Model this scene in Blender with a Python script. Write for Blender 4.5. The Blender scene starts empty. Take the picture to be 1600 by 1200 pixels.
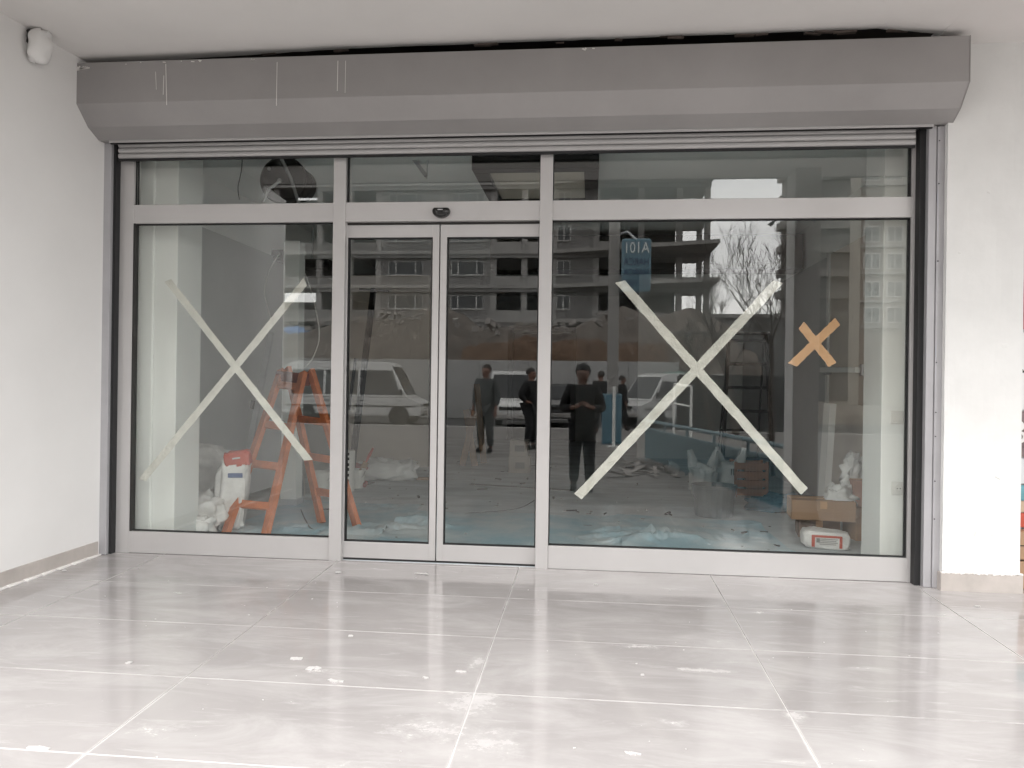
import bpy, bmesh, math, random
from mathutils import Vector, Matrix, noise
from math import radians as R, pi, sin, cos
random.seed(7)
S = bpy.context.scene
COL = S.collection

# ------------------------------------------------------------------ camera, sky, sun, exposure
CAM = Vector((0, -4.8, 1.15)); YAW, PITCH, ROLL, F = 0.10206, 0.00028, 0.01371, 1200.0
fw = Vector((-sin(YAW)*cos(PITCH), cos(YAW)*cos(PITCH), sin(PITCH)))
r0 = Vector((cos(YAW), sin(YAW), 0)); u0 = r0.cross(fw)
rt = cos(ROLL)*r0 + sin(ROLL)*u0; up = -sin(ROLL)*r0 + cos(ROLL)*u0
cd = bpy.data.cameras.new('camera'); cam = bpy.data.objects.new('camera', cd); COL.objects.link(cam)
cam.matrix_world = Matrix(((rt.x, up.x, -fw.x, CAM.x), (rt.y, up.y, -fw.y, CAM.y), (rt.z, up.z, -fw.z, CAM.z), (0, 0, 0, 1)))
cd.sensor_width = 36; cd.lens = 27; cd.clip_end = 2000; cd.clip_start = .02
S.camera = cam
S.view_settings.view_transform = 'Standard'; S.view_settings.look = 'None'
S.view_settings.gamma = 1; S.view_settings.use_curve_mapping = False
S.view_settings.exposure = 1.98
SUN_EL, SUN_AZ = 40, 200          # azimuth measured clockwise from +y: behind the photographer, slightly left of the porch axis
w = bpy.data.worlds.new('World'); S.world = w; w.use_nodes = True
nt = w.node_tree; N = nt.nodes; L = nt.links
bg = N['Background']; bg.inputs['Strength'].default_value = .1
sky = N.new('ShaderNodeTexSky'); sky.sky_type = 'NISHITA'; sky.sun_disc = False
sky.sun_elevation = R(SUN_EL); sky.sun_rotation = R(SUN_AZ)
tc = N.new('ShaderNodeTexCoord'); mp = N.new('ShaderNodeMapping'); mp.inputs['Scale'].default_value = (1.3, 1.3, 4.0)
nz = N.new('ShaderNodeTexNoise'); nz.inputs['Scale'].default_value = 2.2; nz.inputs['Detail'].default_value = 7; nz.inputs['Roughness'].default_value = .55
rp = N.new('ShaderNodeValToRGB'); rp.color_ramp.elements[0].position = .36; rp.color_ramp.elements[1].position = .64
rp.color_ramp.elements[0].color = (.66, .655, .65, 1); rp.color_ramp.elements[1].color = (1, .98, .955, 1)
ml = N.new('ShaderNodeVectorMath'); ml.operation = 'SCALE'; ml.inputs['Scale'].default_value = 14.5
mx = N.new('ShaderNodeMix'); mx.data_type = 'RGBA'; mx.inputs[0].default_value = .93
L.new(tc.outputs['Generated'], mp.inputs['Vector']); L.new(mp.outputs[0], nz.inputs['Vector']); L.new(nz.outputs['Fac'], rp.inputs[0])
L.new(rp.outputs[0], ml.inputs[0]); L.new(sky.outputs[0], mx.inputs[6]); L.new(ml.outputs[0], mx.inputs[7]); L.new(mx.outputs[2], bg.inputs['Color'])
sd = bpy.data.lights.new('sun', 'SUN'); sd.energy = .5; sd.angle = R(40); sd.color = (1, .96, .92)
so = bpy.data.objects.new('sun', sd); COL.objects.link(so); so.location = (0, -30, 40)
sdir = Vector((sin(R(SUN_AZ))*cos(R(SUN_EL)), cos(R(SUN_AZ))*cos(R(SUN_EL)), sin(R(SUN_EL))))
so.rotation_euler = (-sdir).to_track_quat('-Z', 'Y').to_euler()

# ------------------------------------------------------------------ layout helpers (survey of the photograph: picture bearing -> place)
def ray(u, v): return (u-800)/F*rt - (v-600)/F*up + fw
def at(u, v, y): d = ray(u, v); return CAM + d*((y-CAM.y)/d.y)          # on the upright plane y
def atx(u, v, x): d = ray(u, v); return CAM + d*(x/d.x)                 # on the upright plane x
def flo(u, v, z=0.0): d = ray(u, v); return CAM + d*((z-CAM.z)/d.z)     # on a level plane
def rf(u, v, d): p = at(u, v, d); return Vector((p.x, -d, p.z))         # something standing in the street, seen in the glass

# ------------------------------------------------------------------ mesh helpers
class MB:
    def __init__(s): s.v = []; s.f = []; s.m = []; s.mi = 0
    def add(s, vs, fs):
        o = len(s.v); s.v += [Vector(p) for p in vs]
        for f in fs: s.f.append([i+o for i in f]); s.m.append(s.mi)
        return s
    BF = [(0,3,2,1),(4,5,6,7),(0,1,5,4),(1,2,6,5),(2,3,7,6),(3,0,4,7)]
    def box(s, x0, x1, y0, y1, z0, z1):
        return s.add([(x0,y0,z0),(x1,y0,z0),(x1,y1,z0),(x0,y1,z0),(x0,y0,z1),(x1,y0,z1),(x1,y1,z1),(x0,y1,z1)], MB.BF)
    def obox(s, c, sz, M=None):
        c = Vector(c); M = M or Matrix.Identity(3); vs = []
        for z in (-1,1):
            for x, y in ((-1,-1),(1,-1),(1,1),(-1,1)): vs.append(c + M @ Vector((x*sz[0]/2, y*sz[1]/2, z*sz[2]/2)))
        return s.add(vs, MB.BF)
    def beam(s, p, q, a, b, side=(0,0,1)):
        p = Vector(p); q = Vector(q); d = (q-p).normalized(); sv = Vector(side); e = d.cross(sv)
        if e.length < 1e-4: e = d.cross(Vector((1,0,0)))
        e.normalize(); g = e.cross(d)
        vs = []
        for c in (p, q):
            for x, y in ((-1,-1),(1,-1),(1,1),(-1,1)): vs.append(c + e*x*a/2 + g*y*b/2)
        return s.add(vs, MB.BF)
    def prism(s, poly, fn, a, b):      # poly in 2d, fn(p, q, t) -> 3d
        n = len(poly); vs = [fn(p[0], p[1], a) for p in poly] + [fn(p[0], p[1], b) for p in poly]
        return s.add(vs, [list(range(n-1,-1,-1)), list(range(n,2*n))] + [(i,(i+1)%n,n+(i+1)%n,n+i) for i in range(n)])
    def tube(s, pts, r, n=8, caps=True):
        pts = [Vector(p) for p in pts]; k = len(pts); vs = []; fs = []
        ref = None
        for i, p in enumerate(pts):
            d = (pts[min(i+1,k-1)] - pts[max(i-1,0)]).normalized()
            if ref is None:
                ref = d.orthogonal().normalized()
            ref = (ref - d*ref.dot(d)); ref = ref.normalized() if ref.length > 1e-6 else d.orthogonal().normalized()
            e = d.cross(ref); rr = r[i] if isinstance(r, (list, tuple)) else r
            for j in range(n): a = 2*pi*j/n; vs.append(p + (ref*cos(a)+e*sin(a))*rr)
        for i in range(k-1):
            for j in range(n): fs.append((i*n+j, i*n+(j+1)%n, (i+1)*n+(j+1)%n, (i+1)*n+j))
        if caps: fs += [list(range(n-1,-1,-1)), list(range((k-1)*n, k*n))]
        return s.add(vs, fs)
    def lathe(s, prof, c=(0,0,0), n=20, M=None):   # prof (r,z)
        c = Vector(c); M = M or Matrix.Identity(3); vs = []; fs = []; k = len(prof)
        for r, z in prof:
            for j in range(n): a = 2*pi*j/n; vs.append(c + M @ Vector((r*cos(a), r*sin(a), z)))
        for i in range(k-1):
            for j in range(n): fs.append((i*n+j, i*n+(j+1)%n, (i+1)*n+(j+1)%n, (i+1)*n+j))
        fs += [list(range(n-1,-1,-1)), list(range((k-1)*n, k*n))]
        return s.add(vs, fs)
    def grid(s, fn, nx, ny):
        vs = [fn(i/nx, j/ny) for j in range(ny+1) for i in range(nx+1)]
        return s.add(vs, [(j*(nx+1)+i, j*(nx+1)+i+1, (j+1)*(nx+1)+i+1, (j+1)*(nx+1)+i) for j in range(ny) for i in range(nx)])
ORG = {}
def tag(o, label=None, cat=None, group=None, kind=None):
    if label: o['label'] = label
    if cat: o['category'] = cat
    if group: o['group'] = group
    if kind: o['kind'] = kind
    return o
def thing(name, loc, label, cat, group=None, rotz=0):
    o = bpy.data.objects.new(name, None); o.empty_display_size = .1; COL.objects.link(o)
    o.location = loc; o.rotation_euler = (0, 0, rotz); ORG[o.name] = Vector(loc)
    return tag(o, label, cat, group)
def obj(name, mb, mats, parent=None, smooth=False, bevel=0, local=False, seg=2, solid=0, kind=None):
    if not isinstance(mats, (list, tuple)): mats = [mats]
    vs = mb.v
    if parent is not None and not local: off = ORG[parent.name]
    elif parent is None and not local:
        xs = [p.x for p in vs]; ys = [p.y for p in vs]; zs = [p.z for p in vs]
        off = Vector(((min(xs)+max(xs))/2, (min(ys)+max(ys))/2, min(zs)))
    else: off = Vector((0,0,0))
    me = bpy.data.meshes.new(name); me.from_pydata([p-off for p in vs], [], mb.f)
    for m in mats: me.materials.append(m)
    me.polygons.foreach_set('material_index', mb.m)
    bm = bmesh.new(); bm.from_mesh(me); bmesh.ops.recalc_face_normals(bm, faces=bm.faces); bm.to_mesh(me); bm.free()
    if smooth: me.polygons.foreach_set('use_smooth', [True]*len(me.polygons))
    o = bpy.data.objects.new(name, me); COL.objects.link(o)
    if parent is not None: o.parent = parent; ORG[o.name] = off
    else: o.location = off; ORG[o.name] = off
    if solid: m = o.modifiers.new('solid', 'SOLIDIFY'); m.thickness = solid
    if bevel: m = o.modifiers.new('bevel', 'BEVEL'); m.width = bevel; m.segments = seg; m.limit_method = 'ANGLE'; m.angle_limit = R(40)
    if kind: o['kind'] = kind
    return o
def sub(name, me_obj, parent, off):                 # another part sharing mesh data
    o = me_obj.copy(); o.name = name; COL.objects.link(o); o.parent = parent; o.location = off; return o

# ------------------------------------------------------------------ materials
def mat(name, col, rough=.6, metal=0, var=0, scale=4, bump=0, bscale=40, col2=None, streak=None, thr=None, spec=None, space='Object', rvar=0, det=6):
    m = bpy.data.materials.new(name); m.use_nodes = True; t = m.node_tree; n = t.nodes; l = t.links; b = n['Principled BSDF']
    b.inputs['Base Color'].default_value = (*col, 1); b.inputs['Roughness'].default_value = rough; b.inputs['Metallic'].default_value = metal
    if spec is not None: b.inputs['Specular IOR Level'].default_value = spec
    if var or col2 or bump or rvar:
        if space == 'World': g = n.new('ShaderNodeNewGeometry'); src = g.outputs['Position']
        else: g = n.new('ShaderNodeTexCoord'); src = g.outputs['Object']
        mpn = n.new('ShaderNodeMapping'); l.new(src, mpn.inputs['Vector'])
        if streak: mpn.inputs['Scale'].default_value = streak
        tx = n.new('ShaderNodeTexNoise'); tx.inputs['Scale'].default_value = scale; tx.inputs['Detail'].default_value = det; tx.inputs['Roughness'].default_value = .6
        l.new(mpn.outputs[0], tx.inputs['Vector'])
        if var or col2:
            rp = n.new('ShaderNodeValToRGB'); a, c = thr or (.3, .7)
            rp.color_ramp.elements[0].position = a; rp.color_ramp.elements[1].position = c
            k = 1-var; hi = 1+var
            rp.color_ramp.elements[0].color = (col[0]*k, col[1]*k, col[2]*k, 1)
            rp.color_ramp.elements[1].color = (*col2, 1) if col2 else (min(col[0]*hi,.95), min(col[1]*hi,.95), min(col[2]*hi,.95), 1)
            l.new(tx.outputs['Fac'], rp.inputs[0]); l.new(rp.outputs[0], b.inputs['Base Color'])
        if rvar:
            mr = n.new('ShaderNodeMapRange'); mr.inputs[1].default_value = .3; mr.inputs[2].default_value = .7
            mr.inputs[3].default_value = max(rough-rvar, .03); mr.inputs[4].default_value = min(rough+rvar, 1)
            l.new(tx.outputs['Fac'], mr.inputs[0]); l.new(mr.outputs[0], b.inputs['Roughness'])
        if bump:
            t2 = n.new('ShaderNodeTexNoise'); t2.inputs['Scale'].default_value = bscale; t2.inputs['Detail'].default_value = 4
            l.new(mpn.outputs[0], t2.inputs['Vector'])
            bp = n.new('ShaderNodeBump'); bp.inputs['Strength'].default_value = bump; bp.inputs['Distance'].default_value = .01
            l.new(t2.outputs['Fac'], bp.inputs['Height']); l.new(bp.outputs[0], b.inputs['Normal'])
    return m
def glass_mat(name, tint, f0):
    m = bpy.data.materials.new(name); m.use_nodes = True; t = m.node_tree; n = t.nodes; l = t.links; n.remove(n['Principled BSDF'])
    lw = n.new('ShaderNodeLayerWeight'); lw.inputs['Blend'].default_value = .5
    pw = n.new('ShaderNodeMath'); pw.operation = 'POWER'; pw.inputs[1].default_value = 5; l.new(lw.outputs['Facing'], pw.inputs[0])
    ma = n.new('ShaderNodeMath'); ma.operation = 'MULTIPLY_ADD'; ma.inputs[1].default_value = 1-f0; ma.inputs[2].default_value = f0; l.new(pw.outputs[0], ma.inputs[0])
    tr = n.new('ShaderNodeBsdfTransparent'); tr.inputs[0].default_value = (*tint, 1)
    gl = n.new('ShaderNodeBsdfGlossy'); gl.inputs['Roughness'].default_value = 0; gl.inputs[0].default_value = (1,1,1,1)
    mi = n.new('ShaderNodeMixShader'); l.new(ma.outputs[0], mi.inputs[0]); l.new(tr.outputs[0], mi.inputs[1]); l.new(gl.outputs[0], mi.inputs[2])
    l.new(mi.outputs[0], n['Material Output'].inputs['Surface']); return m
GLASS = glass_mat('glass', (.96,.968,.955), .062)
ALU = mat('anodised_aluminium', (.52,.507,.503), .38, .35, var=.04, scale=2, streak=(1,1,1), bump=.02, bscale=300)
GASKET = mat('black_rubber', (.012,.012,.013), .6)
SHUT = mat('grey_shutter_paint', (.30,.288,.285), .36, .15, var=.10, scale=1.2, bump=.10, bscale=1.6, rvar=.06)
SLATM = mat('grey_shutter_slat', (.44,.43,.43), .4, .2, var=.04)
GUIDE = mat('grey_guide_paint', (.40,.395,.41), .42, .25, var=.06, scale=6)
WHITE = mat('white_wall_paint', (.70,.69,.68), .7, var=.045, scale=.9, bump=.16, bscale=7)
PILL = mat('white_pillar_plaster', (.69,.69,.68), .75, var=.06, scale=2.6, bump=.3, bscale=7)
CEIL = mat('ceiling_paint', (.70,.68,.665), .8, var=.04, scale=1.1, bump=.05, bscale=12)
SKIRT = mat('stone_skirting', (.42,.385,.36), .4, var=.14, scale=5, bump=.05)
VOID_SHADE = mat('dark_void', (.035,.03,.028), .9, var=.3)  # near-black colour stands in for darkness over the ceiling slot and in the doorway
PLASTER = mat('plaster_drip', (.75,.73,.71), .85, bump=.3, bscale=60)
INW = mat('interior_white_paint', (.82,.835,.82), .75, var=.03, scale=2)
CLAD = mat('grey_wall_cladding', (.47,.48,.48), .7, var=.06, scale=1.5)
BROWNW = mat('interior_beige_paint', (.58,.52,.46), .75, var=.06, scale=2)
IFLOOR = mat('dusty_screed', (.56,.61,.64), .75, var=.22, scale=2.2, bump=.25, bscale=12, space='World', streak=(.6,1.4,1))
BLACK = mat('black_metal', (.012,.012,.012), .45, .3)
DARKM = mat('dark_steel', (.04,.038,.036), .5, .5, var=.2)
STEEL = mat('galvanised_steel', (.42,.43,.44), .4, .8, var=.1, scale=12)
ORANGE = mat('orange_ladder_paint', (.52,.165,.068), .5, var=.22, scale=9, bump=.1, bscale=40)
SACK = mat('white_woven_sack', (.74,.73,.72), .75, var=.16, scale=7, bump=.35, bscale=45)
PLAST = mat('white_plastic_bag', (.76,.77,.77), .35, var=.1, scale=5, bump=.3, bscale=25)
REDP = mat('red_print', (.50,.085,.05), .5, var=.08)
BLUEP = mat('blue_print', (.06,.10,.24), .5)
BLUESH = mat('blue_plastic_sheet', (.34,.53,.62), .42, scale=1.8, bump=.25, bscale=14, col2=(.60,.67,.70), thr=(.40,.60), space='World')
BLUED = mat('blue_cloth', (.10,.22,.30), .8, var=.3, scale=8, bump=.3)
CARD = mat('cardboard', (.36,.225,.135), .8, var=.10, scale=5, bump=.08)
CARDL = mat('pale_carton', (.50,.45,.40), .8, var=.08, scale=4)
TAPE = mat('cream_masking_tape', (.58,.57,.53), .6, var=.14, scale=14, bump=.5, bscale=50)
TAPEB = mat('brown_masking_tape', (.54,.32,.165), .6, var=.10, scale=14, bump=.4, bscale=50)
FOAM = mat('white_foam', (.72,.72,.70), .85, bump=.2, bscale=90)
WOOD = mat('raw_wood', (.35,.22,.13), .65, var=.2, scale=3, streak=(8,8,1))
LPANEL = mat('pale_diffuser', (.55,.50,.43), .5)
WHITEP = mat('white_plastic', (.70,.70,.68), .35)
CONC = mat('raw_concrete', (.26,.25,.24), .85, var=.18, scale=.6, bump=.2, bscale=6)
CONCL = mat('pale_concrete', (.29,.28,.272), .85, var=.2, scale=.5)
RENDER = mat('grey_render', (.175,.168,.165), .85, var=.2, scale=.4)
DKWIN = mat('dark_window_glass', (.03,.033,.036), .3)
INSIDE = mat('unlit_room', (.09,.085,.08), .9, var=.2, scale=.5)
SOIL = mat('brown_soil', (.115,.098,.085), .95, var=.35, scale=1.2, bump=.6, bscale=5, space='World')
SOILO = mat('orange_soil', (.10,.062,.04), .95, var=.25, scale=1.5, bump=.5, bscale=5)
FENCE = mat('pale_fence_panel', (.34,.335,.33), .85, var=.08, scale=1)
ASPH = mat('asphalt', (.055,.054,.053), .9, var=.25, scale=6, bump=.2, bscale=60)
PAVE = mat('dusty_pavement', (.15,.142,.135), .85, var=.3, scale=1.6, bump=.2, bscale=20, space='World')
KERB = mat('kerb_concrete', (.36,.35,.34), .8, var=.1)
DIRT = mat('bare_ground', (.14,.12,.10), .95, var=.3, scale=.3)
VANW = mat('white_car_paint', (.50,.50,.495), .25, var=.03)
TYRE = mat('tyre_rubber', (.02,.02,.02), .8)
FRAME = mat('white_window_frame', (.60,.59,.58), .5)
CGLASS = mat('car_glass', (.02,.022,.024), .08)
LAMP = mat('headlamp_glass', (.45,.45,.46), .1)
BARK = mat('bark', (.06,.05,.043), .9, var=.3)
SIGNB = mat('blue_sign_face', (.08,.165,.215), .4, var=.05)
SIGNT = mat('navy_sign_print', (.01,.03,.09), .5)
PALEBL = mat('pale_blue_railing', (.12,.19,.22), .45, var=.1, scale=3)
GREEN = mat('green_tarp', (.10,.17,.145), .6, var=.25, scale=3, bump=.3, bscale=8)
DKCLOTH = mat('black_cloth', (.007,.007,.008), .9, bump=.3, bscale=30)
DKBLUE = mat('dark_trousers', (.008,.009,.011), .9, bump=.2)
GREYC = mat('grey_cloth', (.055,.06,.06), .9, bump=.3, bscale=30)
SKIN = mat('skin', (.17,.085,.06), .6)
HAIR = mat('dark_hair', (.02,.015,.012), .7)
DKWALL = mat('dark_grey_wall', (.13,.128,.125), .9, var=.15, scale=.7)
BLKH = mat('black_hoarding', (.014,.014,.015), .6, var=.3)
APT = mat('beige_render', (.34,.315,.275), .85, var=.06, scale=.5)
APTB = mat('brown_render', (.17,.13,.11), .85, var=.08)
RUBBLE = mat('pale_rubble', (.27,.25,.235), .9, var=.3)

def tile_mat():
    m = bpy.data.materials.new('dusty_porcelain_tile'); m.use_nodes = True; t = m.node_tree; n = t.nodes; l = t.links; b = n['Principled BSDF']
    g = n.new('ShaderNodeNewGeometry')
    def noi(scale, st, det=6, ro=.6, dist=0):
        mpn = n.new('ShaderNodeMapping'); mpn.inputs['Scale'].default_value = st; l.new(g.outputs['Position'], mpn.inputs[0])
        x = n.new('ShaderNodeTexNoise'); x.inputs['Scale'].default_value = scale; x.inputs['Detail'].default_value = det; x.inputs['Roughness'].default_value = ro
        x.inputs['Distortion'].default_value = dist; l.new(mpn.outputs[0], x.inputs['Vector']); return x.outputs['Fac']
    def ramp(v, a, c, inv=False):
        r = n.new('ShaderNodeMapRange'); r.inputs[1].default_value = a; r.inputs[2].default_value = c; l.new(v, r.inputs[0]); return r.outputs[0]
    def mth(op, a, c):
        x = n.new('ShaderNodeMath'); x.operation = op; x.use_clamp = True
        for i, q in enumerate((a, c)):
            if isinstance(q, (int, float)): x.inputs[i].default_value = q
            else: l.new(q, x.inputs[i])
        return x.outputs[0]
    cloud = noi(1.3, (1,1.6,1), 7, .62, .6)
    film = ramp(noi(2.0, (.7,1.8,1), 9, .68, .8), .46, .78)           # thin cement film
    smear = ramp(noi(5.0, (.35,2.6,1), 9, .72, 1.2), .55, .72)         # wiped streaks
    spots = ramp(noi(9, (1,1,1), 8, .75, .5), .68, .72)
    brk = noi(14, (1,1.5,1), 9, .75)
    def stain(cx, cy, rx, ry, amt):                                    # spilled cement where it lies on the floor
        mpn = n.new('ShaderNodeMapping'); mpn.vector_type = 'TEXTURE'; mpn.inputs['Location'].default_value = (cx, cy, 0); mpn.inputs['Scale'].default_value = (rx, ry, 100)
        l.new(g.outputs['Position'], mpn.inputs[0]); ln = n.new('ShaderNodeVectorMath'); ln.operation = 'LENGTH'; l.new(mpn.outputs[0], ln.inputs[0])
        fo = n.new('ShaderNodeMapRange'); fo.inputs[1].default_value = 0; fo.inputs[2].default_value = 1; fo.inputs[3].default_value = amt; fo.inputs[4].default_value = -.35; l.new(ln.outputs['Value'], fo.inputs[0])
        a = n.new('ShaderNodeMath'); a.operation = 'ADD'; l.new(fo.outputs[0], a.inputs[0]); l.new(brk, a.inputs[1]); return ramp(a.outputs[0], .48, .92)
    st = None
    for p, rx, ry, am in (((735,1090), .34, .34, .26), ((690,1130), .50, .26, .22), ((760,1150), .30, .30, .24), ((745,1030), .12, .30, .22), ((500,1045), .16, .10, .25), ((240,1130), .4, .16, .14), ((1000,1010), .3, .09, .22),
                          ((1100,1045), .32, .05, .34), ((1050,1120), .30, .12, .1), ((560,1190), .35, .14, .18), ((1240,1110), .14, .14, .22), ((1180,960), .4, .08, .16), ((1460,925), .25, .12, .3), ((280,930), .2, .08, .16)):
        q = flo(p[0], p[1], -.03); s_ = stain(q.x, q.y, rx, ry, am); st = s_ if st is None else mth('MAXIMUM', st, s_)
    dust = mth('MAXIMUM', mth('MULTIPLY', film, .4), mth('MAXIMUM', mth('MULTIPLY', smear, .36), mth('MULTIPLY', spots, .5)))
    dust = mth('MAXIMUM', dust, mth('MULTIPLY', st, .72))
    sx_ = n.new('ShaderNodeSeparateXYZ'); l.new(g.outputs['Position'], sx_.inputs[0])
    def joint(o_, off, per, wd):                                       # cement rubbed into and beside the joints
        a = n.new('ShaderNodeMath'); a.operation = 'SUBTRACT'; a.inputs[1].default_value = off; l.new(o_, a.inputs[0])
        p_ = n.new('ShaderNodeMath'); p_.operation = 'PINGPONG'; p_.inputs[1].default_value = per/2; l.new(a.outputs[0], p_.inputs[0])
        return ramp_rev(p_.outputs[0], .0, wd)
    def ramp_rev(v, a, c):
        q_ = n.new('ShaderNodeMapRange'); q_.inputs[1].default_value = a; q_.inputs[2].default_value = c; q_.inputs[3].default_value = 1; q_.inputs[4].default_value = 0; l.new(v, q_.inputs[0]); return q_.outputs[0]
    jm = mth('MAXIMUM', joint(sx_.outputs['X'], -1.602, 1.172, .013), joint(sx_.outputs['Y'], -.64, .612, .008))
    dust = mth('MAXIMUM', dust, mth('MULTIPLY', jm, mth('MULTIPLY', ramp(cloud, .30, .75), .8)))
    rp = n.new('ShaderNodeValToRGB'); rp.color_ramp.elements[0].position = .3; rp.color_ramp.elements[1].position = .7
    rp.color_ramp.elements[0].color = (.325,.308,.304,1); rp.color_ramp.elements[1].color = (.385,.366,.361,1); l.new(cloud, rp.inputs[0])
    mix = n.new('ShaderNodeMix'); mix.data_type = 'RGBA'; mix.inputs[7].default_value = (.66,.645,.64,1); l.new(dust, mix.inputs[0]); l.new(rp.outputs[0], mix.inputs[6]); l.new(mix.outputs[2], b.inputs['Base Color'])
    ro = n.new('ShaderNodeMapRange'); ro.inputs[3].default_value = .07; ro.inputs[4].default_value = .75; l.new(dust, ro.inputs[0]); l.new(ro.outputs[0], b.inputs['Roughness'])
    bp = n.new('ShaderNodeBump'); bp.inputs['Strength'].default_value = .12; bp.inputs['Distance'].default_value = .004; l.new(dust, bp.inputs['Height']); l.new(bp.outputs[0], b.inputs['Normal'])
    b.inputs['Specular IOR Level'].default_value = .75
    return m
TILE = tile_mat()
GROUT = mat('dusty_grout', (.66,.645,.64), .9, var=.12)

def text(name, body, size, loc, rot, mt, parent, extrude=.001, sx=1, sy=1, center=False):
    cu = bpy.data.curves.new(name,'FONT'); cu.body = body; cu.size = size; cu.extrude = extrude
    if center: cu.align_x = 'CENTER'
    tmp = bpy.data.objects.new(name, cu); COL.objects.link(tmp); me = bpy.data.meshes.new_from_object(tmp.evaluated_get(bpy.context.evaluated_depsgraph_get())); bpy.data.objects.remove(tmp)
    me.materials.clear(); me.materials.append(mt); o = bpy.data.objects.new(name, me); COL.objects.link(o); o.parent = parent; o.location = loc; o.rotation_euler = rot; o.scale = (sx, sy, 1); return o

# ================================================================== SETTING: floors, ground
SL = .024
fl_ = MB()
fl_.add([(-9,.3,-.0004),(9,.3,-.0004),(9,-3.1,-.0004-3.1*SL),(-9,-3.1,-.0004-3.1*SL),(-9,.3,-.3),(9,.3,-.3),(9,-3.1,-.3),(-9,-3.1,-.3)], MB.BF)
porch = obj('porch_floor', fl_, GROUT, kind='structure')
xs = [-1.602+1.172*k for k in range(-3, 8)]; ys = [-.64-.612*k for k in range(-1, 4)]+[-3.1]
for i in range(len(xs)-1):
    for j in range(len(ys)-1):
        a, b_, c, d = xs[i]+.0025, xs[i+1]-.0025, ys[j+1]+.0025, ys[j]-.0025
        if j == 0: d = .012
        t = MB(); h = random.uniform(-.0002, .0004)
        t.add([(a,c,c*SL-.012),(b_,c,c*SL-.012),(b_,d,d*SL-.012),(a,d,d*SL-.012),(a,c,c*SL+h),(b_,c,c*SL+h),(b_,d,d*SL+h),(a,d,d*SL+h)], MB.BF)
        obj('tile', t, TILE, porch, bevel=.0004, seg=1)
m = MB(); m.box(-3.6, 2.6, .05, 11.1, -.2, 0.001); obj('shop_floor', m, IFLOOR, kind='structure')
GZ = -.24
m = MB(); m.box(-60, 60, -19.5, -3.1, GZ-.3, GZ); obj('pavement', m, PAVE, kind='structure')
m = MB(); m.box(-60, 60, -19.72, -19.5, GZ-.3, GZ+.012); obj('kerb', m, KERB, kind='structure', bevel=.02)
m = MB(); m.box(-120, 120, -29.5, -19.72, GZ-.4, GZ-.13); obj('road', m, ASPH, kind='structure')
m = MB(); m.box(-900, 900, -900, 700, GZ-1.5, GZ-.134); obj('ground', m, DIRT, kind='structure')

# ceiling over the porch with the broken slot above the shutter box
CZ = 3.145; CE = -2.62
m = MB(); nseg = 60; front = []
for i in range(nseg+1):
    x = -3.24 + (1.93+3.24)*i/nseg; k = i/nseg
    yy = -.19-.075*k**.8 + .012*noise.noise(Vector((x*3.1, 1, 0))) + .008*noise.noise(Vector((x*11, 5, 0)))
    if i < 3: yy = -.17
    front.append((x, yy))
for i in range(nseg):
    (xa, ya), (xb, yb) = front[i], front[i+1]
    m.add([(xa,CE,CZ),(xb,CE,CZ),(xb,yb-.36,CZ),(xa,ya-.36,CZ)], [(0,1,2,3)])
    la, lb = .006+.042*min(1,i/20)*min(1,(nseg-i)/4), .006+.042*min(1,(i+1)/20)*min(1,(nseg-i-1)/4)
    for q in range(8):
        t0, t1 = q/8, (q+1)/8
        m.add([(xa,ya-.36*(1-t0),CZ+la*t0**2.2),(xb,yb-.36*(1-t0),CZ+lb*t0**2.2),(xb,yb-.36*(1-t1),CZ+lb*t1**2.2),(xa,ya-.36*(1-t1),CZ+la*t1**2.2)], [(0,1,2,3)])
m.box(-9, -3.24, CE, .3, CZ, CZ+.05); m.box(1.93, 9, CE, .3, CZ, CZ+.05)
obj('porch_ceiling', m, CEIL, kind='structure', smooth=True)
bpy.data.objects['porch_ceiling'].data.polygons.foreach_set('use_smooth', [False]*len(bpy.data.objects['porch_ceiling'].data.polygons))
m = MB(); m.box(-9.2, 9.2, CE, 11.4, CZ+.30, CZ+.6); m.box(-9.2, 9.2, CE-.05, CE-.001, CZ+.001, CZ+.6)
obj('porch_roof_slab', m, VOID_SHADE, kind='structure')

# left porch wall, slightly splayed
def lwx(y): return -3.185 + .062*(y+.1)
lw = thing('porch_wall', (lwx(-1.6), -1.6, -.06), 'smooth white porch wall running towards the viewer on the far left', 'wall')
m = MB(); m.prism([(lwx(.3),.3),(lwx(-3.33),-3.33),(lwx(-3.33)-.3,-3.33),(lwx(.3)-.3,.3)], lambda p,q,t: (p,q,t), -.4, CZ+.002); obj('wall_face', m, WHITE, lw)
m = MB(); m.prism([(lwx(-.1)+.012,-.10),(lwx(-3.33)+.012,-3.33),(lwx(-3.33)-.004,-3.33),(lwx(-.1)-.004,-.10)], lambda p,q,t: (p,q,t+q*SL), -.05, .092); obj('skirting', m, SKIRT, lw, bevel=.002)
m = MB()
for i in range(28):
    y = -.1-i*.125; m.obox((lwx(y)+.012, y-.05, .004+y*SL), (.022+random.random()*.012, .13, .010+random.random()*.008), Matrix.Rotation(.06, 3, 'Z'))
obj('plaster_bead', m, PLASTER, lw, smooth=True, bevel=.004, kind='stuff')


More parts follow.
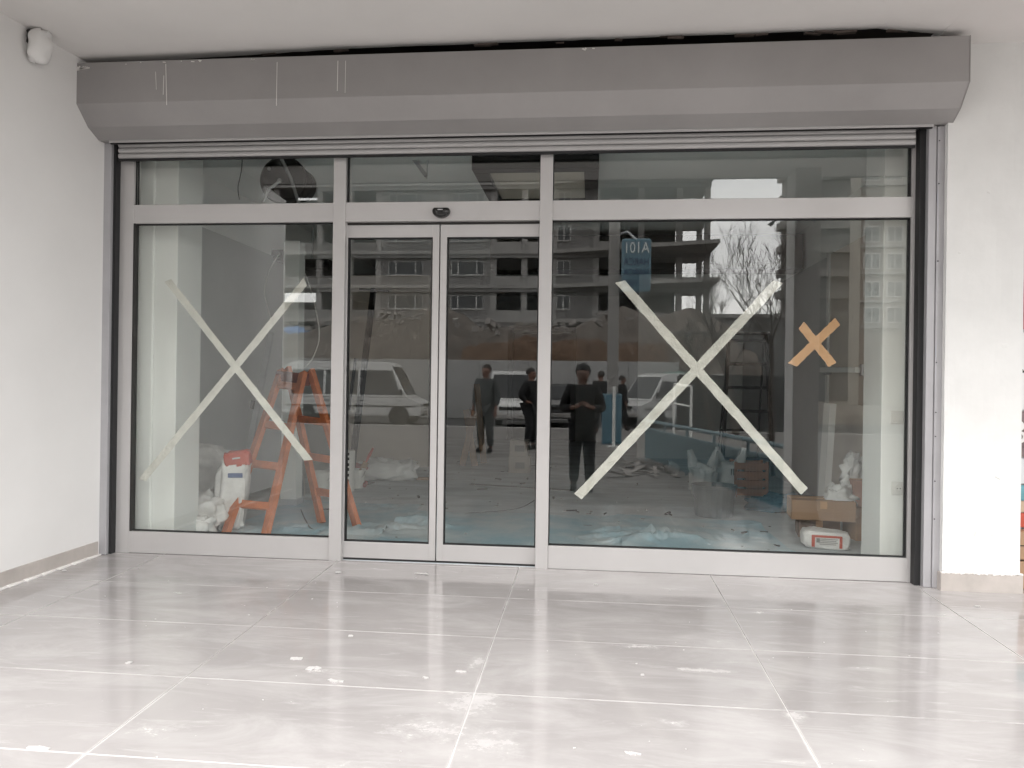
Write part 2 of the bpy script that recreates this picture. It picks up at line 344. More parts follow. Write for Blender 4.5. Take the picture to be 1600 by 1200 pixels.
# right pillar
px0, px1 = 2.03, 2.452
rp_ = thing('pillar', (2.24, .05, 0), 'white plastered pillar at the right edge beside the shutter track', 'pillar')
m = MB(); m.grid(lambda a,b: Vector((px0+(px1-px0)*a, -.14+.004*noise.noise(Vector((a*4, b*14, 0))), -.05+(CZ+.05)*b)), 14, 60)
m.box(px0, px1, -.132, .4, -.05, CZ+.002)
obj('plaster_face', m, PILL, rp_, smooth=False)
m = MB(); m.box(px0-.012, px1+.012, -.155, .3, -.05, .10); obj('skirting', m, SKIRT, rp_, bevel=.003)
m = MB()
for i in range(30):
    x = px0+(px1-px0)*i/29; m.obox((x, -.148, .102+random.random()*.004), (.022, .016+random.random()*.012, .006+random.random()*.012), Matrix.Rotation(random.uniform(-.4,.4), 3, 'Y'))
obj('plaster_bead', m, PLASTER, rp_, bevel=.003, kind='stuff')
m = MB()
for (u, v, s_) in ((1552,836,.012),(1505,905,.008),(1560,745,.02),(1530,835,.03),(1500,395,.01),(1545,300,.012),(1570,540,.02)):
    p = at(u, v, -.142); m.obox(p, (s_*1.6, .004, s_), Matrix.Rotation(random.uniform(-.5,.5), 3, 'Y'))
obj('plaster_blob', m, PILL, rp_, bevel=.002, kind='stuff')
# outer porch column (stands in the street edge of the porch, seen in the glass)
oc = thing('porch_column', (1.935, -2.45, -.08), 'plain pale column at the outer edge of the porch mirrored right of the bare trees', 'column')
m = MB(); m.box(1.82, 2.05, -2.60, -2.30, -.3, CZ+.002); obj('shaft', m, WHITE, oc, bevel=.006)
m = MB(); m.box(1.808, 2.062, -2.612, -2.288, -.2, .03); obj('skirting', m, SKIRT, oc)

# ================================================================== SHOPFRONT
X0, X1 = -3.10, 1.905       # outer frame
sf = thing('shopfront', (-.6, 0, 0), 'silver aluminium framed glass shopfront with double sliding doors', 'shopfront')
BZ, TZ0, TZ1, UZ = .143, 2.18, 2.302, 2.66
M1a, M1b, M2a, M2b = -1.66, -1.58, -.33, -.252
def part(name, b, mt=ALU, par=sf, bev=.0015):
    m = MB(); m.box(*b); return obj(name, m, mt, par, bevel=bev)
part('jamb', (X0-.06, X0+.075, -.002, .08, 0, UZ)); part('jamb', (X1-.012, X1+.05, -.002, .08, 0, UZ))
part('mullion', (M1a, M1b, -.012, .10, 0, UZ)); part('mullion', (M2a, M2b, -.012, .10, 0, UZ))
part('bottom_rail', (X0+.075, M1a, 0, .08, 0.002, BZ)); part('bottom_rail', (M2b, X1-.012, 0, .08, 0.002, BZ))
part('transom_rail', (X0+.075, M1a, 0, .08, TZ0, TZ1)); part('transom_rail', (M1b, M2a, -.004, .13, TZ0, TZ1)); part('transom_rail', (M2b, X1-.012, 0, .08, TZ0, TZ1))
part('head_rail', (X0-.06, X1+.05, .001, .08, UZ, UZ+.14))
def pane(x0, x1, z0, z1, par, y=.034, g=.005):
    m = MB(); m.box(x0+.002, x1-.002, y, y+.008, z0+.002, z1-.002); p = obj('pane', m, GLASS, par)
    m = MB()
    for yy in (y-.014, y+.010):
        m.box(x0, x0+g, yy, yy+.012, z0, z1); m.box(x1-g, x1, yy, yy+.012, z0, z1)
        m.box(x0+g, x1-g, yy, yy+.012, z0, z0+g); m.box(x0+g, x1-g, yy, yy+.012, z1-g, z1)
    obj('gasket', m, GASKET, par); return p
pane(X0+.075, M1a, BZ, TZ0, sf); pane(X0+.075, M1a, TZ1, UZ, sf)
pane(M1b, M2a, TZ1, UZ, sf)
pane(M2b, X1-.012, BZ, TZ0, sf); pane(M2b, X1-.012, TZ1, UZ, sf)
# dark strip of the left and right jamb reveals
part('reveal_strip', (X0+.0755, X0+.088, .0, .03, BZ, TZ0), DARKM)
# sliding leaves set back behind the frame
def leaf(x0, x1, meet):
    o = thing('sliding_door', ((x0+x1)/2, .05, 0), None, None); del_keys = None
    o.parent = sf; o.location = o.location - ORG[sf.name]
    st = .042; ya, yb = .040, .075
    for a in (x0, x1-st):
        wd = st if (a == x0) == (meet == 'L') else .014
        aa = a if a == x0 else x1-wd
        m = MB(); m.box(aa, aa+wd, ya, yb, .014, 2.165); obj('stile', m, ALU, o, bevel=.0015)
    l_, r_ = (x0+st, x1-.014) if meet == 'L' else (x0+.014, x1-st)
    m = MB(); m.box(l_, r_, ya, yb, .014, .118); obj('bottom_rail', m, ALU, o, bevel=.0015)
    m = MB(); m.box(l_, r_, ya, yb, 2.085, 2.165); obj('top_rail', m, ALU, o, bevel=.0015)
    pane(l_, r_, .118, 2.085, o, y=.056, g=.007)
XM = -.972
leaf(M1b-.01, XM-.004, 'R'); leaf(XM+.004, M2a+.01, 'L')
m = MB(); m.box(M1b, M2a, .045, .10, .001, .012); obj('floor_track', m, GASKET, sf)
m = MB(); m.box(M1b, M2a, .036, .09, 2.166, 2.179); obj('head_track', m, DARKM, sf)
# motion sensor over the doors
sp = at(690, 332, -.004)
ms = thing('motion_sensor', (sp.x, -.004, sp.z-.035), 'small black rounded motion sensor above the sliding doors', 'sensor')
m = MB()
prof = [(.057*cos(a), .026-(.026+.032)*0 + (.034*sin(a) if sin(a) > 0 else .044*sin(a))) for a in [2*pi*i/28 for i in range(28)]]
prof = [(p, min(q, .046)) for p, q in prof]
for k, (sc, y) in enumerate(((1, -.004), (.98, -.026), (.86, -.044))):
    pass
vs = []; fs = []; n_ = 28; lays = ((1,-.004),(1,-.02),(.93,-.038),(.72,-.050),(.3,-.056))
for sc, y in lays: vs += [(sp.x+p*sc, y, sp.z-.01+(q-.01)*sc) for p, q in prof]
for k in range(len(lays)-1):
    for j in range(n_): fs.append((k*n_+j, k*n_+(j+1)%n_, (k+1)*n_+(j+1)%n_, (k+1)*n_+j))
fs.append(list(range((len(lays)-1)*n_, len(lays)*n_))); m.add(vs, fs)
obj('housing', m, mat('sensor_gloss', (.01,.01,.01), .15), ms, smooth=True)
m = MB(); m.box(sp.x-.016, sp.x+.016, -.0545, -.047, sp.z+.004, sp.z+.011); obj('emblem', m, LAMP, ms)

# ------------------------------------------------------------------ roller shutter
rs = thing('roller_shutter', (-.58, -.15, 2.66), 'grey roller shutter rolled up in its long box above the doors', 'shutter')
bx0, bx1 = -3.222, 2.058
prof = [(-.335,3.108),(-.335,2.853),(-.232,2.742),(-.135,2.690),(-.07,2.690),(-.07,3.108)]
m = MB(); m.prism(prof, lambda p,q,t: (t,p,q), bx0+.004, bx1-.004); obj('shutter_box', m, SHUT, rs, bevel=.003)
for x in (bx0, bx1-.004):
    m = MB(); m.prism([(p-.002 if p<-.1 else p, q+(.0 if q<3 else 0)) for p,q in prof], lambda p,q,t: (t,p,q), x, x+.004); obj('end_cap', m, SHUT, rs)
m = MB(); m.box(bx0+.1, bx1-.1, -.128, -.118, 2.676, 2.692); obj('lip', m, SLATM, rs, bevel=.002)
m = MB(); m.box(bx0+.1, bx1-.1, -.110, -.098, 2.672, 2.690); obj('lip', m, BLACK, rs)
for k in range(4):
    z = 2.594 + .036*k; m = MB()
    pr = [(-.052,z),(-.060,z+.006),(-.062,z+.017),(-.060,z+.028),(-.052,z+.033),(-.044,z+.033),(-.044,z)]
    m.prism(pr, lambda p,q,t: (t,p,q), -3.10, 1.885); obj('slat', m, SLATM, rs, bevel=.0015, seg=1)
m = MB(); m.box(-3.10, 1.885, -.056, -.040, 2.578, 2.592); obj('rubber_edge', m, GASKET, rs)
# guides
def guide(x0, x1, xg0, xg1, outer):
    m = MB(); m.box(x0, x1, -.078, .02, 0.0, 2.69); o = obj('guide_rail', m, GUIDE, rs, bevel=.002)
    m = MB(); m.box(xg0, xg1, -.05, -.002, 0.0, 2.69); obj('guide_groove', m, GASKET, rs)
guide(-3.196, -3.136, -3.136, -3.118, -1)
m = MB(); m.box(1.944, 1.988, -.098, .02, 0, 2.69); obj('guide_rail', m, GUIDE, rs, bevel=.002)
m = MB(); m.box(1.990, 2.034, -.106, .02, 0, 2.685); obj('guide_rail', m, GUIDE, rs, bevel=.002)
m = MB(); m.box(1.910, 1.944, -.06, -.003, -.002, 2.69); obj('guide_groove', m, GASKET, rs)
m = MB()
for z in (2.60, 2.35, 1.9, 1.31, 1.02, .88, .62, .4): m.lathe([(.004,-.001),(.004,.002),(.0,.003)], (1.998, -.107, z), 8, Matrix.Rotation(pi/2, 3, 'X'))
m.lathe([(.006,-.001),(.006,.002),(.001,.004)], (1.925, -.061, .62), 8, Matrix.Rotation(pi/2, 3, 'X'))
obj('screw', m, DARKM, rs, kind='stuff')
# plaster scratches and drips on the box
m = MB()
for (u, v0, v1, wd) in ((259,100,164,.0035),(243,112,140,.002),(433,97,165,.003),(528,95,142,.003),(540,95,145,.002),(256,118,148,.003)):
    a = at(u, v0, -.3385); b = at(u+random.uniform(-2,2), v1, -.3385); m.beam(a, b, wd, .002, (0,1,0))
for i in range(9):
    a = at(116+i*3.0, 103+random.random()*3, -.3385); b = at(114+i*2.0, 112-i*.6, -.3385); m.beam(a, b, .008, .002, (0,1,0))
for i in range(24):
    u = random.choice([random.uniform(180,330), random.uniform(900,930), 395]); m.obox(at(u, 101-(u-112)*.0314+random.uniform(-1,2), -.339), (.02*random.random()+.004, .003, .005), Matrix.Rotation(.1,3,'Y'))
obj('plaster_scratch', m, PLASTER, rs, kind='stuff')
# ragged plaster lips along the slot in the ceiling
m = MB()
for i in range(26):
    k = random.random(); i0 = min(int(k*nseg), nseg-1); x, yy = front[i0]
    m.obox((x+random.uniform(-.04,.04), yy-.004, CZ+.032+random.uniform(0,.012)), (.03+random.random()*.10, .012+random.random()*.02, .004+random.random()*.007), Matrix.Rotation(random.uniform(-.2,.2),3,'Z'))
tag(obj('broken_plaster', m, mat('broken_plaster', (.16,.13,.115), .9, var=.4, scale=9), kind='stuff'), 'ragged broken plaster along the slot above the shutter box', 'plaster')
# foam wrapped wall lamp stub, upper left
wp = atx(64, 74, lwx(-.62)+.05)
wl = thing('wrapped_wall_lamp', wp-Vector((0,0,.09)), 'lamp stub wrapped in white foam high on the left wall', 'wall lamp')
m = MB(); m.grid(lambda a,b: wp + Vector((.055*sin(pi*b)**.6*cos(2*pi*a), .075*sin(pi*b)**.6*sin(2*pi*a)-.02*b, .10*cos(pi*b)+.0)) + Vector((1,1,1))*.014*noise.noise(Vector((cos(2*pi*a)*2, sin(2*pi*a)*2, b*5))), 24, 16)
obj('foam_wrap', m, WHITE, wl, smooth=True)
m = MB(); q = atx(45, 57, lwx(-.8)+.02); m.grid(lambda a,b: q+Vector((.006*cos(2*pi*a)*sin(pi*b), .012*cos(2*pi*a)*sin(pi*b), .045*cos(pi*b)))+Vector((.01,0,0))*noise.noise(Vector((a*6,b*6,2))), 12, 8); obj('socket_hole', m, DARKM, wl)

# ------------------------------------------------------------------ tape crosses on the glass
def tape(p, q, wd, mt, label, group, k, y=.0445):
    a = at(p[0], p[1], y); b = at(q[0], q[1], y); a.y = b.y = y+.0012*k; d = (b-a); n_ = 26; pr = d.cross(Vector((0,1,0))).normalized()
    m = MB(); vs = []; rng = random.Random(int(p[0]*7+q[1]))
    for i in range(n_+1):
        t = i/n_; c = a+d*t; jj = (rng.uniform(-.02,.02) if i in (0,n_) else 0)
        for s_ in (-1, 1):
            vs.append(c + pr*s_*wd/2*(1+rng.uniform(-.07,.07)) + d.normalized()*(jj*s_) + Vector((0,.0012*abs(noise.noise(Vector((t*9,s_,k)))),0)))
    m.add(vs, [(2*i, 2*i+1, 2*i+3, 2*i+2) for i in range(n_)])
    o = obj('masking_tape', m, mt, solid=.0008); tag(o, label, 'tape', group)
tape((262,438),(482,719), .048, TAPE, 'cream tape strip falling to the right across the left pane', 'cross of cream tape on the left pane', 0)
tape((477,440),(222,750), .048, TAPE, 'cream tape strip rising to the right across the left pane', 'cross of cream tape on the left pane', 1)
tape((969,440),(1257,768), .056, TAPE, 'long cream tape strip falling to the right across the right pane', 'cross of cream tape on the right pane', 0)
tape((1216,440),(903,776), .056, TAPE, 'long cream tape strip rising to the right across the right pane', 'cross of cream tape on the right pane', 1)
tape((1252,508),(1301,570), .052, TAPEB, 'short brown tape strip falling to the right near the right jamb', 'small cross of brown tape', 0)
tape((1309,502),(1238,570), .052, TAPEB, 'short brown tape strip rising to the right near the right jamb', 'small cross of brown tape', 1)

# ================================================================== INTERIOR SHELL
ICZ = 2.98
m = MB(); m.box(-3.75, 2.75, .10, 11.2, ICZ, ICZ+.1); obj('shop_ceiling', m, INW, kind='structure')
def wall(name, b, mt, label, clad=None):
    o = thing(name, ((b[0]+b[1])/2, (b[2]+b[3])/2, 0), label, 'wall'); m = MB(); m.box(*b); obj('wall_face', m, mt, o)
    if clad:
        m = MB(); m.box(*clad); obj('cladding', m, CLAD, o)
    return o
wall('shop_wall', (-3.6,-3.45,.10,11.0,0,ICZ), INW, 'left side wall inside the shop, grey below and white above', (-3.45,-3.43,.5,11.0,0,2.5))
rw = wall('shop_wall', (2.42,2.6,.10,11.0,0,ICZ), INW, 'right side wall inside the shop with a push bar door', (2.40,2.42,3.35,11.0,0,2.5))
wall('shop_wall', (-3.6,2.6,11.0,11.15,0,ICZ), CLAD, 'dim back wall deep inside the shop')
st = thing('wall_stub', (-2.95,.3,0), 'white wall end standing just behind the left pane', 'wall')
m = MB(); m.box(-3.45, at(275,600,.22).x, .22, .55, 0, ICZ); obj('wall_face', m, INW, st, bevel=.004)
m = MB(); m.box(-3.2, at(238,600,.20).x, .195, .22, 0, ICZ); obj('pipe_casing', m, INW, st, bevel=.01)
st2 = thing('wall_stub', (2.1,.3,0), 'white wall end with switch and socket just behind the right pane', 'wall')
m = MB(); m.box(at(1378,600,.22).x, 2.42, .22, .55, 0, ICZ); obj('wall_face', m, INW, st2, bevel=.004)
def plate(u, v, socket):
    p = at(u, v, .219); o = thing('wall_socket' if socket else 'light_switch', p, 'white round-hole wall socket low on the right wall end' if socket else 'white light switch at hip height on the right wall end', 'socket' if socket else 'switch')
    m = MB(); m.box(p.x-.041, p.x+.041, p.y-.010, p.y, p.z-.041, p.z+.041); obj('plate', m, WHITEP, o, bevel=.003)
    if socket:
        m = MB(); m.lathe([(.022,0),(.022,.006),(.018,.006),(.017,.002)], p+Vector((0,-.0105,0)), 20, Matrix.Rotation(pi/2,3,'X')); obj('socket_ring', m, WHITEP, o)
        m = MB()
        for s_ in (-1,1): m.lathe([(.003,0),(.003,.001)], p+Vector((s_*.009,-.0135,0)), 8, Matrix.Rotation(pi/2,3,'X'))
        obj('pin_hole', m, BLACK, o)
    else:
        m = MB(); m.box(p.x-.028, p.x+.028, p.y-.0145, p.y-.0102, p.z-.028, p.z+.028); obj('rocker', m, WHITEP, o, bevel=.002)
plate(1402, 652, False); plate(1403, 763, True)
# right side door with push bar
pd = thing('exit_door', (2.40, 2.5, 0), 'beige exit door with metal push bar on the right side wall', 'door')
m = MB(); m.box(2.375, 2.418, 1.55, 3.18, .0, 2.5); obj('door_leaf', m, BROWNW, pd, bevel=.004)
m = MB(); m.box(2.355, 2.419, 3.18, 3.24, .0, 2.52); obj('door_frame', m, WHITEP, pd, bevel=.003)
a = atx(1287, 578, 2.31); b = atx(1344, 578, 2.31)
m = MB(); m.beam(a, b, .05, .085, (1,0,0)); obj('push_bar', m, WHITEP, pd, bevel=.01)
for q in (a, b):
    m = MB(); m.box(2.31, 2.375, q.y-.035, q.y+.035, q.z-.05, q.z+.05); obj('bracket', m, STEEL, pd, bevel=.01)
q = flo(450,790); ip = thing('post', (q.x,q.y,0), 'white boxed pipe post behind the orange ladder top', 'post'); m = MB(); m.box(q.x-.075,q.x+.075,q.y,q.y+.15,0,2.45); obj('casing', m, INW, ip, bevel=.004)
m = MB(); m.box(q.x-.085,q.x+.085,q.y-.01,q.y+.16,0,.06); obj('plinth', m, CLAD, ip)
# pale wall added to lighten the depth behind the black stepladder, rear partition block, dark doorway
wall('shop_wall', (.75,2.38,7.6,7.7,0,ICZ), INW, 'pale backdrop wall added to brighten the space behind the black stepladder')
wall('shop_wall', (-3.43,-2.2,5.5,5.75,0,2.62), BROWNW, 'beige partition wall behind the left sliding door')
bd = thing('dark_doorway', (-.9, 10.98, 0), 'dark doorway frame in the back wall of the shop', 'doorway')
for x in (-1.65, -.35):
    m = MB(); m.box(x-.05, x+.05, 10.9, 11.0, 0, 2.25); obj('post', m, DARKM, bd)
m = MB(); m.box(-1.6,-.4,10.985,10.998,0,2.2); obj('opening', m, VOID_SHADE, bd)
m = MB(); m.box(-1.70,-.30,10.9,11.0,2.25,2.35); obj('lintel', m, DARKM, bd)
bm_ = thing('ceiling_duct', (-.2, 4.4, 2.4), 'dark boxed duct under the ceiling deep in the shop', 'duct')
m = MB(); m.box(-1.2, 2.38, 4.2, 4.6, 2.50, 2.9); obj('duct_box', m, DARKM, bm_)
for x in (-.9, 1.6):
    m = MB(); m.box(x, x+.03, 4.38, 4.41, 2.9, ICZ); obj('hanger', m, STEEL, bm_)

# ------------------------------------------------------------------ things hanging from the ceiling
zf = 2.755
pa = flo(737, 265, zf); pb = flo(936, 262, zf); yb_ = pa.y+1.15
hb = thing('ceiling_cassette', ((pa.x+pb.x)/2, pa.y+.5, zf), 'black framed square ceiling unit with a pale panel, seen through the middle transom', 'ceiling unit')
wd = .11; x0, x1, y0, y1 = pa.x, pb.x, pa.y, yb_
for b in ((x0,x1,y0,y0+wd),(x0,x1,y1-wd,y1),(x0,x0+wd,y0+wd,y1-wd),(x1-wd,x1,y0+wd,y1-wd)):
    m = MB(); m.box(b[0],b[1],b[2],b[3],zf,zf+.11); obj('frame_bar', m, BLACK, hb, bevel=.003)
m = MB(); m.box(x0+wd,x1-wd,y0+wd,y1-wd,zf+.03,zf+.05); obj('panel', m, LPANEL, hb)
m = MB(); m.box(x0+.01,x1-.01,y0+.01,y1-.01,zf+.11,ICZ); obj('housing', m, BLACK, hb)
fp = at(447, 283, 1.1)
fn = thing('ceiling_fan_drum', (fp.x, 1.1, fp.z), 'black round fan housing with two grey struts behind the left transom', 'fan')
MX = Matrix.Rotation(pi/2, 3, 'X')
m = MB(); m.lathe([(.02,0),(.17,.0),(.185,.02),(.19,.10),(.18,.11),(.02,.11)], fp+Vector((-.01,.06,0)), 36, MX); obj('drum', m, BLACK, fn, smooth=False, bevel=.003)
m = MB(); m.lathe([(.02,0),(.12,.0),(.13,.02),(.13,.10),(.02,.10)], fp+Vector((.10,.08,-.03)), 30, MX); obj('drum', m, BLACK, fn)
m = MB(); m.tube([at(436,240,.98), at(455,280,.98), at(467,318,.98)], .013, 8); obj('strut', m, STEEL, fn)
m = MB(); m.tube([at(411,316,.98), at(420,296,.98), at(437,283,.98)], .012, 8); obj('strut', m, STEEL, fn)
m = MB(); m.lathe([(.018,0),(.018,.02),(.004,.025)], at(438,283,.985), 12, MX); obj('bolt', m, STEEL, fn)
m = MB(); m.lathe([(.014,0),(.014,.01)], at(421,264,1.02), 12, MX); obj('bolt', m, STEEL, fn)
m = MB(); m.box(fp.x-.02, fp.x+.02, 1.08, 1.12, fp.z+.15, ICZ); obj('hanger', m, BLACK, fn)
def cable(pts, r, mt, label):
    m = MB(); P = [Vector(p) for p in pts]; out = []
    for i in range(len(P)-1):
        p0, p1, p2, p3 = P[max(i-1,0)], P[i], P[i+1], P[min(i+2,len(P)-1)]
        for k in range(6):
            t = k/6; out.append(.5*((2*p1)+(p2-p0)*t+(2*p0-5*p1+4*p2-p3)*t*t+(3*p1-p0-3*p2+p3)*t**3))
    out.append(P[-1]); m.tube(out, r, 6); tag(obj('cable', m, mt, smooth=True), label, 'cable')
cable([at(379,240,.9), at(377,268,.9), at(372,292,.9), at(374,312,.9)], .004, BLACK, 'thin black wire hanging left of the round fan housing')
cable([at(437,395,2.6), at(420,425,2.6), at(413,455,2.6), at(418,480,2.6), at(425,505,2.6)], .006, WHITEP, 'white cable looping down the left wall above the orange ladder')
cable([at(455,400,2.4), at(475,425,2.4), at(490,470,2.4), at(499,525,2.4), at(485,565,2.4), at(462,580,2.4)], .006, WHITEP, 'long white cable bowing out to the left mullion')
cable([flo(455,760), flo(470,742)+Vector((0,0,.05)), flo(475,775), flo(440,788), flo(400,786), flo(395,793)], .006, WHITEP, 'white cable coil lying behind the orange ladder')
cable([flo(470,800)+Vector((0,0,.02)), flo(478,818)+Vector((0,0,.02)), flo(490,832)+Vector((0,0,.02)), flo(530,838)+Vector((0,0,.02))], .005, DARKM, 'dark cord on the floor under the orange ladder')
cable([flo(690,812), flo(725,803), flo(780,799), flo(815,793), flo(838,780)], .005, DARKM, 'dark cord snaking over the floor behind the right sliding door')
for u, v, du, lb in ((415,400,.5,'dark slot vent high on the left wall by the cables'),(482,415,.6,'dark box vent above the orange ladder')):
    q = at(u, v, 3.2); o = thing('air_vent', q, lb, 'vent'); m = MB(); m.box(q.x-.22, q.x+.22, q.y, q.y+du, q.z-.05, q.z+.07); obj('casing', m, DARKM, o); m = MB(); m.box(q.x-.19, q.x+.19, q.y-.012, q.y-.001, q.z-.02, q.z+.03); obj('grille', m, BLACK, o)
    m = MB(); m.box(q.x-.01, q.x+.01, q.y+.1, q.y+.12, q.z+.07, ICZ); obj('hanger', m, STEEL, o)
# broken ceiling bracket behind the middle transom
bk = thing('ceiling_bracket', at(660,262,1.4), 'bent metal bracket hanging at the top of the middle transom', 'bracket')
m = MB(); m.beam(at(640,240,1.4), at(666,275,1.4), .02, .03); m.beam(at(668,240,1.4), at(667,280,1.4), .006, .006); obj('arm', m, STEEL, bk)

# ------------------------------------------------------------------ orange double ladder
lad = thing('step_ladder', flo(430,830), 'orange painted wooden double ladder standing open behind the left pane', 'ladder')
T1 = at(440,578,1.55); T2 = at(474,582,1.30)
def section(ta, tb, fa, fb, rungs, mt, par, w_=.075, d_=.04, rail='rail', ru='rung'):
    for p, q in ((ta,fa),(tb,fb)):
        m = MB(); m.beam(p, q, d_, w_, (tb-ta)); obj(rail, m, mt, par, bevel=.004)
    for k in rungs:
        m = MB(); m.beam(ta.lerp(fa,k), tb.lerp(fb,k), .03, .06, (fa-ta)); obj(ru, m, mt, par, bevel=.004)
section(T1, T2, flo(352,836,.0), flo(414,840,.0), (.10,.36,.60,.83), ORANGE, lad)
section(T1+Vector((.04,.03,.02)), T2+Vector((.05,.03,.02)), flo(503,818,.0), flo(560,829,.0), (.06,.34,.58,.80), ORANGE, lad)
m = MB(); m.beam(T1+Vector((-.02,0,-.06)), T2+Vector((.03,0,-.06)), .07, .10); obj('hinge_block', m, mat('dark_orange', (.20,.05,.03), .6), lad, bevel=.006)
m = MB(); m.tube([T1.lerp(flo(352,836),.34), T1.lerp(flo(503,818),.34)], .004, 6); obj('spreader', m, STEEL, lad)

# ------------------------------------------------------------------ sacks, bags, boxes
def sack(name, c, sz, rot, mt, seed, lab, cat, group=None, e=.55, cr=.035, parent=None, nx=36, ny=24):
    c = Vector(c); M = Matrix.Rotation(rot[2],3,'Z') @ Matrix.Rotation(rot[1],3,'Y') @ Matrix.Rotation(rot[0],3,'X')
    def sg(v, p): return (abs(v)**p)*(1 if v >= 0 else -1)
    def fn_(a, b):
        th = 2*pi*a; ph = pi*(b-.5)
        p = Vector((sg(cos(ph),e)*sg(cos(th),e)*sz[0]/2, sg(cos(ph),e)*sg(sin(th),e)*sz[1]/2, sg(sin(ph),e)*sz[2]/2))
        q = Vector((cos(ph)*cos(th), cos(ph)*sin(th), sin(ph)))
        nn = noise.noise(q*2.2+Vector((seed,0,0)))*1.1 - abs(noise.noise(q*4.5+Vector((0,seed,0))))*1.2 + .35*noise.noise(q*10+Vector((0,0,seed)))
        p = p + q*cr*nn
        w_ = M @ p; w_.z = max(w_.z, -c.z+.004); return c + w_
    m = MB(); m.grid(fn_, nx, ny)
    return m
def put(name, m, mt, lab, cat, group=None, smooth=True):
    o = obj(name, m, mt, smooth=smooth); return tag(o, lab, cat, group)
G1 = 'sacks and bags heaped against the left wall'
p = flo(300,808); put('white_sack', sack('', p+Vector((-.02,.10,.30)), (.55,.34,.62), (0,.25,.2), SACK, 3, '', '', cr=.07), SACK, 'large white woven sack at the back of the left heap', 'sack', G1)
p = flo(284,840); put('white_sack', sack('', p+Vector((.03,.08,.08)), (.34,.26,.18), (0,.1,.6), SACK, 15, '', '', cr=.05), SACK, 'small crumpled pale sack lowest in the left heap beside the wall end', 'sack', G1)
p = flo(298,834); put('white_sack', sack('', p+Vector((-.02,.10,.13)), (.48,.36,.30), (0,-.15,.3), SACK, 8, '', '', cr=.06), SACK, 'slumped grey white sack on the floor in front of the left heap', 'sack', G1)
p = flo(322,800); put('blue_bag', sack('', p+Vector((.02,.2,.24)), (.16,.14,.2), (0,.1,.2), BLUEP, 5, '', ''), BLUEP, 'small dark blue bag tucked beside the tall cement bag', 'bag', G1)
# tall cement bag with red top
p = flo(350,832); cb = thing('cement_bag', p, 'tall pale cement bag with a red top standing by the orange ladder', 'cement bag')
c = p+Vector((.02,.10,.28)); obj('bag_body', sack('', c, (.22,.17,.56), (0,.07,.25), PLAST, 11, '', '', e=.4, cr=.035), SACK, cb, smooth=True)
c2 = c+Vector((.035,0,.27)); obj('bag_top', sack('', c2, (.20,.14,.13), (0,-.18,.25), REDP, 13, '', '', e=.4, cr=.014), REDP, cb, smooth=True)
c3 = c+Vector((.05,-.075,.15)); m = MB(); m.obox(c3, (.11,.012,.035), Matrix.Rotation(.15,3,'Z')); obj('blue_band', m, BLUEP, cb, bevel=.004)
m = MB(); m.obox(c2+Vector((.02,-.073,.01)), (.06,.006,.012), Matrix.Rotation(-.15,3,'Y')); obj('print', m, WHITEP, cb)
# leaning steel profile
pf = thing('steel_profile', flo(374,790), 'grey steel profile leaning on the left wall behind the ladder', 'profile')
m = MB(); a = flo(372,792); b = at(424,520,a.y+.35); m.beam(a, b, .05, .03, (0,1,0)); obj('channel', m, STEEL, pf); 
m = MB(); m.beam(a.lerp(b,.55)+Vector((-.04,-.02,0)), a.lerp(b,.60)+Vector((-.04,-.02,0)), .03, .03); obj('bracket', m, DARKM, pf)
# dark pole leaning behind the left door
dp = thing('dark_pole', flo(546,745), 'dark pole leaning inside the left sliding door', 'pole')
a = at(546,735,3.2); a.z = 0; b = at(584,452,3.9); m = MB(); m.beam(a, b, .05, .09, (0,1,0)); obj('shaft', m, DARKM, dp)
m = MB(); m.beam(at(556,560,3.3), at(545,640,3.2), .02, .03); obj('strap', m, DARKM, dp)
m = MB(); q = at(575,452,3.9); m.beam(q+Vector((-.1,0,0)), q+Vector((.25,0,-.02)), .05, .02, (0,0,1)); obj('head_plate', m, DARKM, dp)
# buckets and tools by the left mullion
def bucket(p, r, h, label, mt=WHITEP, group=None):
    o = thing('bucket', p, label, 'bucket', group)
    m = MB(); m.lathe([(r*.82,0),(r*.86,.01),(r,h*.93),(r*1.06,h*.94),(r*1.06,h),(r*.97,h),(r*.8,.02),(.01,.02)], p, 24); obj('pail', m, mt, o, smooth=False)
    m = MB(); m.tube([p+Vector((r*1.04*cos(t), -.02-r*.5*sin(t), h*.93-r*.9*sin(t))) for t in [pi*k/10 for k in range(11)]], .003, 6); obj('handle', m, STEEL, o); return o
bucket(flo(500,770), .12, .22, 'white bucket on the floor behind the left mullion', group='buckets')
bucket(flo(555,762), .11, .20, 'white bucket with red stained rim inside the left door', group='buckets')
bucket(flo(1115,806), .19, .28, 'grey smoky plastic tub right of the doors', mat('smoky_plastic', (.16,.17,.175), .4, var=.15), group='buckets')
p = flo(541,768); bx = thing('paint_tin', p, 'narrow white tin with black printing at the left door edge', 'tin')
m = MB(); m.lathe([(.07,0),(.07,.42),(.06,.43)], p+Vector((0,.05,0)), 20); obj('can', m, WHITEP, bx)
for k, z in enumerate((.10,.16,.22,.27,.33,.38)):
    m = MB(); m.box(p.x-.02, p.x+.035, p.y-.023, p.y-.0185, z, z+.03); obj('print', m, BLACK, bx)
br = thing('paint_brush', flo(575,735)+Vector((0,0,.2)), 'brush with a red handle sticking out of a bucket', 'brush')
a = at(572,722,flo(560,760).y); b = at(583,700,flo(560,760).y); m = MB(); m.tube([a,a.lerp(b,.5),b], [.012,.018,.012], 8); obj('handle', m, REDP, br)
m = MB(); m.beam(a, a+(a-b)*.8, .02, .06); obj('bristles', m, WOOD, br)
